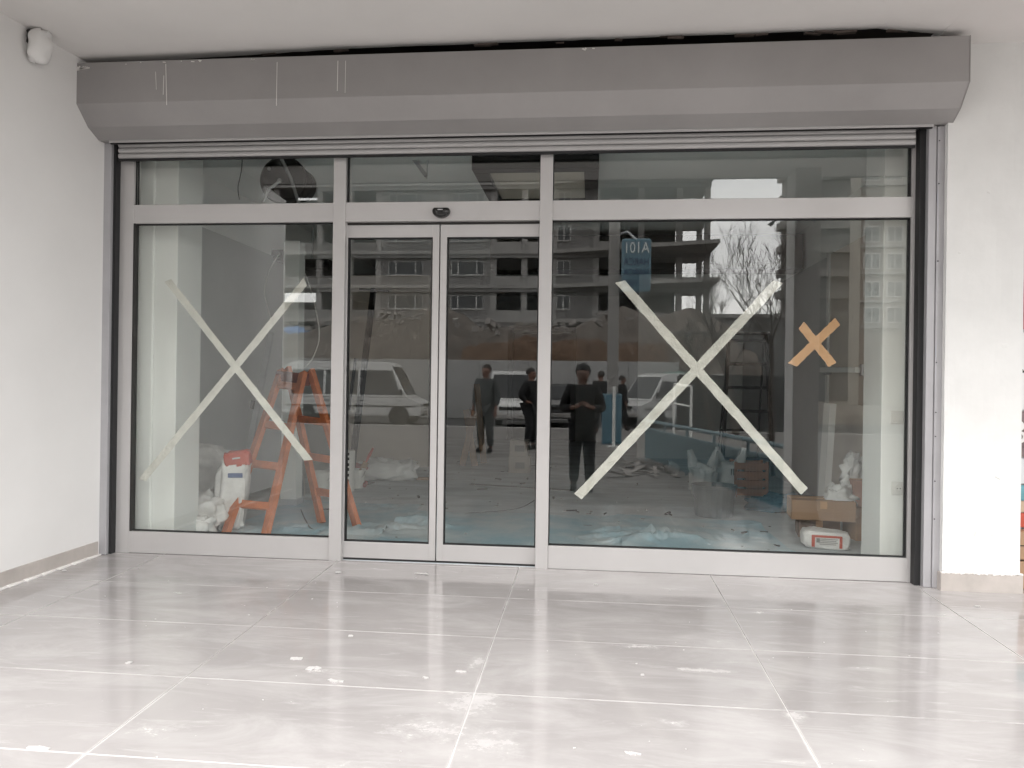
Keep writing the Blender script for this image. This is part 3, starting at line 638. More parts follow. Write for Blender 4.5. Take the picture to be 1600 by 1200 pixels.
p = flo(548,728+20); put('red_tray', MB().obox(at(560,728,flo(560,752).y)+Vector((0,.0,0)), (.22,.16,.03), Matrix.Rotation(.3,3,'Y')), mat('pink_plastic', (.42,.16,.15), .5), 'pinkish paint tray balanced on the bucket inside the left door', 'tray', smooth=False)
p = flo(600,752); put('plastic_sheet_heap', sack('', p+Vector((0,.15,.10)), (.75,.4,.30), (0,0,.2), PLAST, 21, '', '', e=.8, cr=.07), PLAST, 'clear white plastic sheeting heaped behind the left door', 'plastic sheet')
for i, (u, v, s_) in enumerate(((560,757,.10),(567,762,.07))):
    p = flo(u,v); put('rag', sack('', p+Vector((0,0,.035)), (s_*1.6,s_,.07), (0,0,i), REDP, 31+i, '', '', cr=.02, nx=16, ny=10), mat('dusty_red', (.28,.07,.06), .8), ('larger','smaller')[i]+' dusty red rag lying among the tools by the left door', 'rag', 'red rags by the left door')
pk = flo(668,750); put('wood_offcut', MB().obox(pk+Vector((0,0,.015)), (.26,.07,.03), Matrix.Rotation(.05,3,'Z')), WOOD, 'reddish wood offcut on the floor by the door gap', 'wood', smooth=False)
# planks leaning at the back
for i, (u0, v0, u1, v1) in enumerate(((742,728,728,640),(722,728,742,642),(756,724,745,600))):
    a = flo(u0,v0); b = at(u1,v1,a.y+.15); m = MB(); m.beam(a,b,.09,.022,(0,1,0)); put('plank', m, WOOD, ('upright plank leaning left in the dim back of the shop','upright plank leaning right in the dim back of the shop','taller plank at the back by the pale carton')[i], 'plank', 'planks at the back', smooth=False)
for i, (u, v, sx, sz) in enumerate(((812,738,.28,.22),(811,738,.24,.20))):
    p = flo(u,v) + Vector((0,0,.22 if i else 0)); o = thing('carton', p, 'pale carton with a printed side on top of another carton' if i else 'pale carton on the floor under a smaller one', 'carton', 'cartons at the back')
    m = MB(); m.box(p.x-sx/2,p.x+sx/2,p.y-.1,p.y+.15,p.z+.001,p.z+sz); obj('box', m, CARDL, o, bevel=.004)
    m = MB(); m.box(p.x-.05,p.x+.07,p.y-.102,p.y-.1,p.z+.06,p.z+.14); obj('print', m, CONC, o)
# floor grate
gp = flo(735,757); gq = flo(892,767)
gr = thing('floor_grate', (gp+gq)/2, 'long slotted metal drain grate set in the shop floor', 'grate')
m = MB(); m.beam(gp+Vector((0,0,.004)), gq+Vector((0,0,.004)), .10, .006, (0,0,1)); obj('channel', m, STEEL, gr)
m = MB(); m.box(0,.001,0,.001,0,.001)
b0 = None; nb = 44
for k in range(nb):
    c = gp.lerp(gq,(k+.5)/nb); 
    if b0 is None:
        mm = MB(); mm.box(c.x-.008,c.x+.008,c.y-.035,c.y+.035,.0062,.0085); b0 = obj('slot', mm, BLACK, gr); c0 = c
    else: sub('slot', b0, gr, c-c0)
# plastic bags and crate on the right
def carrier(u, v, s_, seed, label, lettering=None):
    p = flo(u,v); o = thing('carrier_bag', p, label, 'bag', 'carrier bags right of the doors')
    c = p+Vector((0,.1,.17*s_)); 
    m = sack('', c, (.34*s_,.24*s_,.36*s_), (0,0,seed), PLAST, seed, '', '', e=.6, cr=.045*s_)
    obj('pouch', m, PLAST, o, smooth=True)
    for k in (-1,1):
        m = MB(); hh = c+Vector((k*.10*s_,0,.15*s_)); rot_ = .25*k
        m.grid(lambda a,b: hh + Matrix.Rotation(rot_,3,'Y') @ Vector(((a-.5)*.13*s_*(1-.6*b), .02*sin(6*a+seed)+.01*sin(9*b), .19*s_*b)), 10, 10); obj('handle', m, PLAST, o, smooth=True, solid=.002)
    if lettering:
        text('print', lettering, .10, (-.02,.1-.24*s_/2-.03,.22), (pi/2,0,0), DARKM, o)
    return o
carrier(1100,776,.95,2,'white carrier bag with two upright ears, left of the pair')
carrier(1142,774,1.0,6,'white carrier bag with dark printed letters beside the orange crate', 'IN')
p = flo(1175,778); oc_ = thing('crate', p, 'orange brown slatted crate behind the carrier bags', 'crate')
for k in range(4):
    m = MB(); m.box(p.x-.17,p.x+.17,p.y+.02,p.y+.04,.02+k*.09,.09+k*.09); obj('slat', m, mat('orange_wood', (.40,.17,.08), .7, var=.15) if k == 0 else bpy.data.materials['orange_wood'], oc_)
    m = MB(); m.box(p.x-.17,p.x+.17,p.y+.34,p.y+.36,.02+k*.09,.09+k*.09); obj('slat', m, bpy.data.materials['orange_wood'], oc_)
for sx in (-.16,.16):
    for sy in (.05,.33):
        m = MB(); m.box(p.x+sx-.015,p.x+sx+.015,p.y+sy-.012,p.y+sy+.008,0,.37); obj('post', m, bpy.data.materials['orange_wood'], oc_)
p = flo(1050,740); put('plastic_scrap', sack('', p+Vector((0,0,.07)), (.22,.12,.16), (0,.5,.3), PLAST, 41, '', '', cr=.05, nx=18, ny=12), PLAST, 'crumpled white plastic scrap on the floor beside the carrier bags', 'plastic')
# black stepladder and white stepladder
def stepladder(name, pL, pR, H_, taper, dep, n_, mt, label, cat='ladder'):
    mid = (pL+pR)/2; o = thing(name, mid, label, cat); tl = pL.lerp(pR, taper)+Vector((0,.12,H_)); tr_ = pR.lerp(pL, taper)+Vector((0,.12,H_))
    for a, b in ((pL,tl),(pR,tr_)):
        m = MB(); m.beam(a,b,.045,.05,(0,1,0)); obj('rail', m, mt, o)
    for k in range(n_):
        t = (k+.7)/n_; m = MB(); a = pL.lerp(tl,t); b = pR.lerp(tr_,t); m.beam(a,b,.09,.04,(0,0,1)); obj('tread', m, mt, o)
    bl = pL+Vector((.05,dep,0)); br_ = pR+Vector((-.05,dep,0))
    for a, b in ((bl,tl+Vector((.02,.05,-.05))),(br_,tr_+Vector((-.02,.05,-.05)))):
        m = MB(); m.beam(a,b,.022,.03,(0,1,0)); obj('rear_leg', m, mt, o)
    m = MB(); m.beam(bl.lerp(tl,.3), br_.lerp(tr_,.3), .02,.03); obj('cross_bar', m, mt, o)
    m = MB(); m.beam(tl+Vector((-.03,0,0)), tr_+Vector((.03,0,0)), .16, .03, (0,0,1)); obj('top_step', m, mt, o)
stepladder('step_ladder', flo(1128,742), flo(1208,744), 1.86, .13, .75, 6, BLACK, 'black metal stepladder standing deep in the shop behind the right pane')
stepladder('step_ladder', flo(580,726), flo(624,726), 1.92, .25, .5, 7, WHITEP, 'white stepladder against the beige partition behind the left door')
# right heap: boxes, cement sack, bags, foam board
def carton(u, v, sx, sy, sz, rz, z, mt, label, group, flap=True):
    p = flo(u, v) + Vector((0, sy/2, z)); o = thing('cardboard_box', p, label, 'box', group); M = Matrix.Rotation(rz,3,'Z')
    m = MB(); m.obox(p+Vector((0,0,sz/2+.001)), (sx,sy,sz), M); obj('carton', m, mt, o, bevel=.006)
    m = MB(); m.obox(p+Vector((0,0,sz+.0025)), (sx*.98,.05,.002), M); m.obox(p+M@Vector((0,-sy/2-.0015,sz*.8)), (.05,.002,sz*.38), M); obj('packing_tape', m, TAPEB, o); return o
GB = 'boxes stacked behind the right pane'
carton(1284,842,.30,.24,.15,-.16,.0,mat('shaded_brown_carton',(.17,.12,.09),.85),'low box in shadow-dark brown hidden behind the cement sack, under the long brown box',GB)  # cardboard brown darkened to carry the shadow under the long box
carton(1290,846,.46,.28,.15,-.12,.152,CARD,'long brown cardboard box on top of a shadow-dark low box',GB)
carton(1357,846,.22,.24,.25,.1,0,CARD,'lower brown box beside the right wall end',GB)
carton(1355,845,.20,.22,.20,-.05,.252,mat('reddish_carton',(.36,.20,.15),.8,var=.1),'reddish box on top of the brown box beside the right wall end',GB)
carton(1366,872,.10,.10,.07,.3,0,WHITEP,'small white box in the corner by the right jamb',GB)
p = flo(1292,858); cs = thing('cement_sack', p, 'white and red cement sack lying flat in front of the boxes', 'cement sack')
c = p+Vector((0,.05,.065)); M = Matrix.Rotation(-.14,3,'Z')
obj('sack_body', sack('', c, (.33,.20,.135), (0,.05,-.14), SACK, 17, '', '', e=.4, cr=.012), SACK, cs, smooth=True)
for dx, dz, w_, h_, mt in ((0,.034,.19,.016,REDP),(-.092,0,.022,.085,REDP),(.092,-.002,.02,.085,REDP)):
    m = MB(); m.obox(c+M@Vector((dx,-.099,dz-.002)), (w_,.006,h_), M); obj('red_band', m, mt, cs, bevel=.002)
for k in range(4):
    m = MB(); m.obox(c+M@Vector((.005,-.1015,.014-.012*k)), (.13-.02*(k%2),.004,.0035), M); obj('print', m, CONC, cs)
m = MB(); m.obox(c+M@Vector((-.06,-.1015,.004)), (.022,.004,.03), M); obj('emblem', m, CONC, cs)
yy = flo(1318,846).y+.12
put('plastic_bag', sack('', at(1313,782,yy), (.26,.22,.24), (0,.2,.3), PLAST, 51, '', '', e=.7, cr=.05), PLAST, 'full white plastic bag on the boxes below the foam board', 'bag')
q = at(1333,742,yy+.1)
put('plastic_wrap', sack('', q, (.17,.10,.34), (0,.25,.4), PLAST, 57, '', '', e=.7, cr=.075), PLAST, 'crumpled plastic wrapper standing up behind the full white bag', 'wrapper')
fb = thing('foam_board', atx(1300,760,2.3), 'white foam board leaning against the right wall by the exit door', 'board')
a = at(1291,768,1.95); a.z = 0; m = MB(); b = at(1286,642,2.3)
m.prism([(0,0),(.20,0),(.20,1.02),(0,1.02)], lambda p_,q_,t: (a.x+t+(q_*.05), a.y+.10+p_*.9, q_), 0, .055); obj('board', m, FOAM, fb, bevel=.004)
m = MB(); m.obox(at(1272,800,1.7), (.10,.03,.012)); put('foam_scrap', m, FOAM, 'thin white foam scrap on the long brown box', 'foam scrap', smooth=False)
p = flo(1232,800); put('blue_cloth_heap', sack('', p+Vector((0,.12,.05)), (.75,.45,.20), (0,0,.1), BLUED, 61, '', '', e=.9, cr=.07), BLUED, 'dark blue cloth heaped left of the boxes', 'cloth')

# blue plastic sheeting rucked along the inside of the glass
def sheet(x0, x1, y0, y1, seed, amp, label):
    def fn_(a, b):
        x = x0+(x1-x0)*a; e0 = y0+.05*noise.noise(Vector((x*2,seed,0))); e1 = y1+.22*noise.noise(Vector((x*1.3,seed+3,0)))+.07*noise.noise(Vector((x*5,seed,1)))
        y = e0+(e1-e0)*b
        wx = x+.25*noise.noise(Vector((x*1.3,y*1.3,seed))); wy = y+.25*noise.noise(Vector((x*1.3,y*1.3,seed+7)))
        r = 1-abs(noise.noise(Vector((wx*1.6+seed, wy*4.2, 0))))*5.5; r2 = 1-abs(noise.noise(Vector((wx*4.2+wy*2, wy*8+seed, 2))))*5
        patch = max(0,noise.noise(Vector((x*1.0+seed,y*1.6,5)))+.30-.22*(y-.3)); fine = .0025*noise.noise(Vector((x*13,y*13,seed)))
        z = .005 + fine + amp*(max(r,0)+.45*max(r2,0))*(sin(pi*min(max(b,0),1))**.4)*min(1,patch*1.7)
        return Vector((x,y,z))
    m = MB(); m.grid(fn_, 260, 46); o = obj('plastic_sheeting', m, BLUESH, smooth=True); tag(o, label, 'sheeting', 'blue sheeting along the glass')
sheet(-2.80, -1.55, .16, 2.3, 1, .045, 'blue plastic sheeting under the orange ladder')
sheet(-1.56, .25, .16, 2.0, 4, .05, 'blue plastic sheeting rucked behind the sliding doors')
sheet(.24, 1.42, .14, 2.0, 9, .06, 'blue plastic sheeting rucked behind the right pane')
# plaster crumbs and debris on the floors
m = MB(); rng = random.Random(5)
for i in range(170):
    x = rng.uniform(-3.2,2.2); y = rng.uniform(.7,6.5); s_ = rng.uniform(.004,.02); m.obox((x,y,s_*.2+.002), (s_*rng.uniform(.7,2.2), s_, s_*.4), Matrix.Rotation(rng.uniform(0,3),3,'Z'))
tag(obj('floor_debris', m, CONCL, kind='stuff'), 'pale plaster crumbs scattered over the shop floor', 'debris')
m = MB()
for i in range(70):
    x = rng.uniform(-3.0,2.0); y = rng.uniform(.7,6.5); s_ = rng.uniform(.012,.05); m.obox((x,y,s_*.15+.002), (s_*rng.uniform(1,4), s_*.5, s_*.3), Matrix.Rotation(rng.uniform(0,3),3,'Z'))
tag(obj('floor_debris', m, DARKM, kind='stuff'), 'dark offcuts and scraps scattered over the shop floor', 'debris')
m = MB()
for i in range(80):
    x = rng.uniform(-3.1,2.6); y = -rng.uniform(.05,2.9); s_ = rng.uniform(.002,.006); m.obox((x,y,y*SL+s_*.25+.0006), (s_*rng.uniform(.8,2), s_, s_*.5), Matrix.Rotation(rng.uniform(0,3),3,'Z'))
for (u, v, a_, b_) in ((201,1037,.028,.02),(60,1170,.075,.012),(548,994,.02,.014),(930,914,.03,.008),(985,1178,.06,.006),(1528,948,.03,.014),(1003,1055,.02,.008),(100,892,.03,.008),(465,1030,.06,.02),(490,1045,.05,.025),(525,1065,.06,.014),(665,1060,.035,.008),(528,895,.03,.02),(660,897,.09,.012),(720,1050,.05,.01)):
    p = flo(u, v, -.03); p = flo(u, v, p.y*SL)
    for k in range(5): m.obox(p+Vector((rng.uniform(-.3,.3)*a_,rng.uniform(-.3,.3)*b_,.0022+rng.uniform(0,.0015))), (a_*rng.uniform(.3,.7), b_*rng.uniform(.5,1.2), .004), Matrix.Rotation(rng.uniform(-.6,.6)-.3,3,'Z'))
tag(obj('porch_debris', m, mat('dried_plaster', (.52,.505,.50), .9, bump=.4, bscale=120), kind='stuff', bevel=.001), 'white plaster flakes dropped on the porch tiles', 'debris')

# ================================================================== NEXT SHOP (sliver right of the pillar)
ns = thing('neighbour_window', (3.3,.1,0), 'posters on the next shop window just past the white pillar', 'shop window')
def npane(z0, z1, mt, y=.06, x0=2.47, x1=4.4, nm='poster'):
    m = MB(); m.box(x0, x1, y, y+.02, z0, z1); return obj(nm, m, mt, ns)
npane(0, 3.1, CLAD, y=.09, nm='window_panel')
npane(1.52, 2.06, mat('pink_red_poster', (.50,.10,.13), .5, var=.3, scale=6))
npane(1.04, 1.50, mat('white_poster', (.70,.70,.70), .5))
npane(.76, 1.03, mat('brown_poster', (.19,.14,.14), .5, var=.5, scale=14))
npane(.60, .75, mat('grey_poster', (.60,.62,.63), .5, var=.2))
npane(.50, .59, mat('teal_poster', (.12,.32,.36), .5, var=.3))
npane(.43, .495, mat('sand_poster', (.50,.38,.27), .5, var=.3))
npane(.34, .425, REDP)
for k, (ch, z, s_) in enumerate((('R',1.26,.16),('S',1.10,.15),('B',.84,.2))):
    text('print', ch, s_, Vector((2.475,.058,z))-Vector((3.3,.1,0)), (pi/2,0,0), DARKM if k < 2 else WHITEP, ns)
for k in range(2):
    o = thing('wooden_crate', (2.9,-.02,k*.17), ('lower','upper')[k]+' brown wooden crate past the white pillar', 'crate', 'crates past the pillar')
    for j in range(2):
        m = MB(); m.box(2.47,3.3,-.06,.05,k*.17+j*.083+.002,k*.17+j*.083+.078); obj('slat', m, WOOD, o, bevel=.002)
    m = MB(); m.box(2.5,3.27,-.05,.055,k*.17+.001,k*.17+.16); obj('inside', m, DARKM, o)

# ================================================================== STREET BEHIND THE VIEWER (seen in the glass)
def skin_mesh(name, joints, edges, root, mt, parent, lvl=2):
    me = bpy.data.meshes.new(name); bm = bmesh.new(); ly = bm.verts.layers.skin.verify(); keys = list(joints); vm = {}
    for k in keys:
        x, y, z, r = joints[k]; v = bm.verts.new((x,y,z)); v[ly].radius = (r, r) if not isinstance(r, tuple) else r; v[ly].use_root = (k == root); vm[k] = v
    for a, b in edges: bm.edges.new((vm[a], vm[b]))
    bm.to_mesh(me); bm.free(); me.materials.append(mt)
    o = bpy.data.objects.new(name, me); COL.objects.link(o); o.parent = parent
    k = o.modifiers.new('skin','SKIN'); k.use_smooth_shade = True; s_ = o.modifiers.new('sub','SUBSURF'); s_.levels = s_.render_levels = lvl
    return o
def person(loc, rz, h, label, pose='stand', top=DKCLOTH, legs=DKBLUE, hood=False, group=None, fingers=True):
    k = h/1.75; o = thing('person', loc, label, 'person', group, rz)
    J = {'pelvis':(0,0,.95,.13),'waist':(0,.0,1.08,.125),'chest':(0,0,1.28,.15),'neck0':(0,-.01,1.46,.07),'neck':(0,.01,1.52,.058),'head':(0,.03,1.61,.085),'crown':(0,.015,1.69,.078),
         'nose':(0,.118,1.60,.014),'chin':(0,.075,1.545,.035)}
    E_ = [('pelvis','waist'),('waist','chest'),('chest','neck0'),('neck0','neck'),('neck','head'),('head','crown'),('head','nose'),('head','chin')]
    for s_, n_ in ((-1,'l'),(1,'r')):
        st = .10 if pose != 'stride' else .10
        dy = 0 if pose != 'stride' else .16*s_
        J['ear'+n_] = (s_*.085,.02,1.61,.016); E_.append(('head','ear'+n_))
        J['sh'+n_] = (s_*.185,0,1.41,.06)
        if pose == 'phone':
            J['el'+n_] = (s_*.27,.04,1.13,.045); J['wr'+n_] = (s_*.105,.23,1.165,.03); J['pa'+n_] = (s_*.07,.28,1.185,.032)
            fd = Vector((-s_*.62,.5,.42)).normalized()
        elif pose == 'hips':
            J['el'+n_] = (s_*.34,-.05,1.16,.045); J['wr'+n_] = (s_*.21,.06,1.02,.03); J['pa'+n_] = (s_*.15,.09,1.0,.034); fd = Vector((-s_*.8,.4,-.3)).normalized()
        else:
            J['el'+n_] = (s_*.24,-.03,1.13,.045); J['wr'+n_] = (s_*.25,.06,.88,.03); J['pa'+n_] = (s_*.25,.075,.82,.036); fd = Vector((0,.12,-1)).normalized()
        E_ += [('chest','sh'+n_),('sh'+n_,'el'+n_),('el'+n_,'wr'+n_),('wr'+n_,'pa'+n_)]
        J['hip'+n_] = (s_*.085,0,.90,.10); J['kn'+n_] = (s_*.10,.03+dy*.6,.50,.062); J['an'+n_] = (s_*.11,-.02+dy,.09,.042); J['toe'+n_] = (s_*.125,.13+dy,.04,.035)
        E_ += [('pelvis','hip'+n_),('hip'+n_,'kn'+n_),('kn'+n_,'an'+n_),('an'+n_,'toe'+n_)]
        if fingers:
            pc = Vector(J['pa'+n_][:3]); side = fd.cross(Vector((0,1,0)) if pose != 'phone' else Vector((s_,0,0))).normalized()
            for q in range(4):
                b = pc + side*(q-1.5)*.019 + fd*.03; c = b + fd*(.04+.008*(1-abs(q-1.3))); cu = Vector((0,.02,0)) if pose == 'stand' else Vector((-s_*.02,-.01,.0)); e = c + fd*.028 + cu
                for nm, p, r in (('a',b,.0095),('b',c,.0085),('c',e,.0075)): J[f'f{q}{nm}{n_}'] = (p.x,p.y,p.z,r)
                E_ += [('pa'+n_,f'f{q}a{n_}'),(f'f{q}a{n_}',f'f{q}b{n_}'),(f'f{q}b{n_}',f'f{q}c{n_}')]
            b = pc - side*.035 + fd*.0; c = b - side*.018 + fd*.035
            J['ta'+n_] = (b.x,b.y,b.z,.011); J['tb'+n_] = (c.x,c.y,c.z,.009); E_ += [('pa'+n_,'ta'+n_),('ta'+n_,'tb'+n_)]
    J = {a:(x*k,y*k,z*k,r*k) for a,(x,y,z,r) in J.items()}
    skin_mesh('body', J, E_, 'pelvis', SKIN, o)
    def grow(names, ed, add, root, mt, nm, repl=None):
        jj = {n_: (*J[n_][:3], J[n_][3]+add*k) for n_ in names}
        for a, b in (repl or {}).items(): jj[a] = (b[0]*k,b[1]*k,b[2]*k,b[3]*k)
        return skin_mesh(nm, jj, ed, root, mt, o)
    def wrf(n_, t=.82):                      # cuff sits just above the wrist
        a = Vector(J['el'+n_][:3]); b = Vector(J['wr'+n_][:3]); c = a.lerp(b,t)/k; return (c.x,c.y,c.z,.048)
    def anf(n_): a = Vector(J['kn'+n_][:3]).lerp(Vector(J['an'+n_][:3]),.93)/k; return (a.x,a.y,a.z,.07)
    grow(['waist','chest','neck0','shl','shr','ell','elr'], [('hem','waist'),('waist','chest'),('chest','neck0'),('chest','shl'),('chest','shr'),('shl','ell'),('shr','elr'),('ell','cul'),('elr','cur')], .032, 'chest', top, 'jacket',
         {'hem':(0,0,.84,.185),'cul':wrf('l'),'cur':wrf('r'),'waist':(0,0,1.06,.175),'chest':(0,0,1.28,.185)})
    grow(['pelvis','hipl','hipr','knl','knr'], [('pelvis','hipl'),('pelvis','hipr'),('hipl','knl'),('hipr','knr'),('knl','cfl'),('knr','cfr')], .025, 'pelvis', legs, 'trousers', {'cfl':anf('l'),'cfr':anf('r')})
    for n_ in 'lr':
        a = J['an'+n_]; t = J['toe'+n_]
        skin_mesh('shoe', {'h':(a[0],a[1]-.03*k,.05*k,.05*k),'m':(a[0],a[1]+.05*k,.05*k,.05*k),'t':(t[0],t[1]+.01*k,.04*k,.042*k),'a':(a[0],a[1],.11*k,.055*k)}, [('h','m'),('m','t'),('m','a')], 'm', DKCLOTH, o)
    m = MB()
    hc = Vector((0,.0,1.655))*k; R_ = .118*k if hood else .108*k
    m.grid(lambda a,b: hc + Vector((R_*.92*sin(pi*b*.62)*cos(2*pi*a), R_*1.05*sin(pi*b*.62)*sin(2*pi*a)-.012*k-(.02*k if sin(2*pi*a) > 0 else 0)*b, R_*1.0*cos(pi*b*.62))), 20, 10)
    obj('hood' if hood else 'hair', m, top if hood else HAIR, o, smooth=True, local=True, solid=.01)
    m = MB()
    for s_ in (-1,1): m.lathe([(.004,-.011),(.011,-.004),(.011,.004),(.004,.011)], Vector((s_*.032,.103,1.625))*k, 8)
    obj('eyes', m, DKCLOTH, o, local=True)
    return o
# photographer, holding the phone that took the picture
pl = Vector((-.10, -5.22, GZ)); person(pl, 0, 1.66, 'photographer in black hooded jacket holding up a phone, mirrored left of the big tape cross', 'phone', DKCLOTH, DKBLUE, True)
ph = thing('phone', (-.10, -4.90, .965), 'dark phone held up by the photographer', 'phone')
m = MB(); m.box(-.10-.038,-.10+.038,-4.912,-4.903,.965,1.12); obj('case', m, BLACK, ph, bevel=.006)
m = MB(); m.lathe([(.006,0),(.006,.002)], (-.122,-4.903,1.10), 12, Matrix.Rotation(-pi/2,3,'X')); obj('lens', m, LAMP, ph)
def stand(u_feet, v_feet, d, rz, h, *a, **kw):
    p = rf(u_feet, v_feet, d); person(Vector((p.x, -d, GZ)), rz, h, *a, **kw)
stand(757, 708, 10.4, R(20), 1.78, 'man in grey coat mirrored left of the white minivan', 'stand', GREYC, GREYC)
stand(828, 700, 11.4, R(-60), 1.74, 'person in black jacket standing in front of the white minivan', 'hips', DKCLOTH, DKBLUE)
stand(938, 664, 17.6, R(160), 1.80, 'man in dark coat right behind the photographer', 'stand', DKCLOTH, DKBLUE)
stand(972, 655, 19.0, R(-100), 1.70, 'person in dark coat beside the blue sign foot and a parked van', 'stride', DKCLOTH, DKBLUE)

# ---- vehicles
def vehicle(loc, rz, Ln, W, H, label, style='van', group='white vans parked across the road', paint=None, nm='parked_van'):
    VANP = paint or VANW
    o = thing(nm, loc, label, 'car' if paint else 'van', group, rz); hw = W/2; bz = .98 if style == 'van' else 1.0
    def ys(z): return hw*(1-.13*max(0, (z-bz)/(H-bz))) if z > bz else hw*(1-.05*max(0,(.45-z)/.3))
    x0, x1 = -Ln/2, Ln/2
    lower = [(x0,.38),(x0,bz),(x1-.42,bz),(x1-.06,bz-.16),(x1,.60),(x1-.02,.34)]
    m = MB(); vs = [(x,-ys(z),z) for x,z in lower]+[(x,ys(z),z) for x,z in lower]; n_ = len(lower)
    m.add(vs, [list(range(n_-1,-1,-1)), list(range(n_,2*n_))]+[(i,(i+1)%n_,n_+(i+1)%n_,n_+i) for i in range(n_)])
    ws0 = (x1-.50, bz); ws1 = (x1-1.15, H-.06)
    upper = [(x0+.01,bz),(x0+.10,H-.10),(x0+.28,H),(x1-1.40,H),ws1,ws0]
    vs = [(x,-ys(z),z) for x,z in upper]+[(x,ys(z),z) for x,z in upper]; n_ = len(upper)
    m.add(vs, [list(range(n_-1,-1,-1)), list(range(n_,2*n_))]+[(i,(i+1)%n_,n_+(i+1)%n_,n_+i) for i in range(n_)])
    obj('body', m, VANP, o, local=True, bevel=.035, seg=3)
    def quad(name, p, mt, th=.012):
        p = [Vector(q) for q in p]; nn = (p[1]-p[0]).cross(p[3]-p[0]).normalized()*th; m = MB(); m.add([q for q in p]+[q+nn for q in p], MB.BF); return obj(name, m, mt, o, local=True, bevel=.006)
    # windscreen
    d = Vector((ws1[0]-ws0[0],0,ws1[1]-ws0[1])); a = Vector((ws0[0],0,ws0[1]))+d*.08; b = Vector((ws0[0],0,ws0[1]))+d*.92
    quad('windscreen', [(a.x,-ys(a.z)+.08,a.z),(a.x,ys(a.z)-.08,a.z),(b.x,ys(b.z)-.08,b.z),(b.x,-ys(b.z)+.08,b.z)], CGLASS)
    # side windows
    za, zb = bz+.10, H-.30; nwin = 3; sx = x0+.22; ex = x1-1.02; wl_ = (ex-sx)/nwin
    for s_ in (-1,1):
        for i in range(nwin):
            xa, xb = sx+i*wl_+.05, sx+(i+1)*wl_-.05; xc = xb+(.30 if i == nwin-1 else 0)
            p = [(xa,s_*ys(za),za),(xc,s_*ys(za),za),(xb,s_*ys(zb),zb),(xa,s_*ys(zb),zb)]
            if s_ > 0: p = [p[1],p[0],p[3],p[2]]
            quad('side_window', p, CGLASS, .012)
        for sx_ in (sx+wl_+.0, sx+2*wl_+.0, ex+.12):
            m = MB(); m.box(sx_-.006,sx_+.006,min(s_*(hw-.01),s_*(hw+.004)),max(s_*(hw-.01),s_*(hw+.004)),.42,bz+.02); obj('door_seam', m, TYRE, o, local=True)
            m = MB(); m.box(sx_+.05,sx_+.17,min(s_*hw,s_*(hw+.025)),max(s_*hw,s_*(hw+.025)),.86,.885); obj('door_handle', m, TYRE, o, local=True)
        m = MB(); m.box(x0+.1,x1-.2,min(s_*hw,s_*(hw+.012)),max(s_*hw,s_*(hw+.012)),.66,.70); obj('side_trim', m, TYRE, o, local=True)
        m = MB(); m.obox((x1-.72,s_*(hw+.10),bz+.20),(.07,.16,.20)); obj('mirror', m, TYRE, o, local=True, bevel=.02)
        for dx in (-Ln/2+.82, Ln/2-.80):
            wh = None; MXX = Matrix.Rotation(pi/2*s_,3,'X')
            m = MB(); m.lathe([(.20,-.02),(.30,-.0),(.32,.03),(.32,.16),(.28,.19),(.20,.19)], (dx,s_*(hw-.02),.32), 22, MXX); t_ = obj('wheel', m, TYRE, o, local=True)
            m = MB(); m.lathe([(.02,-.012),(.07,-.014),(.19,-.002),(.20,.03),(.02,.03)], (dx,s_*(hw-.02),.32), 18, MXX); r_ = obj('rim', m, STEEL, t_, local=True)
            m = MB(); m.lathe([(.34,-.004),(.37,-.004),(.37,.1),(.34,.1)], (dx,s_*(hw+.004),.34), 22, MXX); obj('wheel_arch', m, TYRE, o, local=True)
        m = MB(); m.obox((x1-.02,s_*(hw-.24),.72),(.06,.30,.16)); obj('headlight', m, LAMP, o, local=True, bevel=.02)
        m = MB(); m.obox((x0-.0,s_*(hw-.12),.82),(.05,.12,.30)); obj('tail_light', m, REDP, o, local=True, bevel=.01)
    m = MB(); m.obox((x1+.02,0,.46),(.14,W*.98,.16)); obj('bumper', m, CONC, o, local=True, bevel=.03)
    m = MB(); m.obox((x1+.005,0,.72),(.05,W*.42,.10)); obj('grille', m, BLACK, o, local=True, bevel=.01)
    m = MB(); m.obox((x1+.095,0,.46),(.012,.52,.11)); obj('number_plate', m, CONCL, o, local=True)
    m = MB(); m.obox((x0-.02,0,.44),(.12,W*.96,.16)); obj('bumper', m, CONC, o, local=True, bevel=.03)
    return o
RZ = GZ-.13
def veh(u, d, rz, *a, **k): p = rf(u, 640, d); return vehicle((p.x, -d, RZ), rz, *a, **k)
veh(560, 22.6, 0, 5.0, 1.75, 2.25, 'long white van parked side-on, mirrored in the left sliding door')
veh(806, 22.2, R(90), 4.2, 1.72, 1.98, 'white minivan facing the shop, mirrored in the right sliding door')
veh(1052, 25.0, R(146), 4.5, 1.75, 2.0, 'white van at an angle, mirrored behind the big tape cross')
veh(864, 24.0, R(90), 4.3, 1.72, 1.55, 'dark parked car facing the shop, mirrored behind the photographer', group=None, paint=mat('dark_car_paint', (.03,.032,.035), .3), nm='parked_car')
p = rf(1056, 600, 27.3); put('tarp_heap', sack('', Vector((p.x,-27.3,RZ+1.0)), (2.2,1.3,2.3), (0,0,.2), GREEN, 71, '', '', e=.7, cr=.10), GREEN, 'rounded load under a green tarpaulin behind the angled van', 'tarp load')

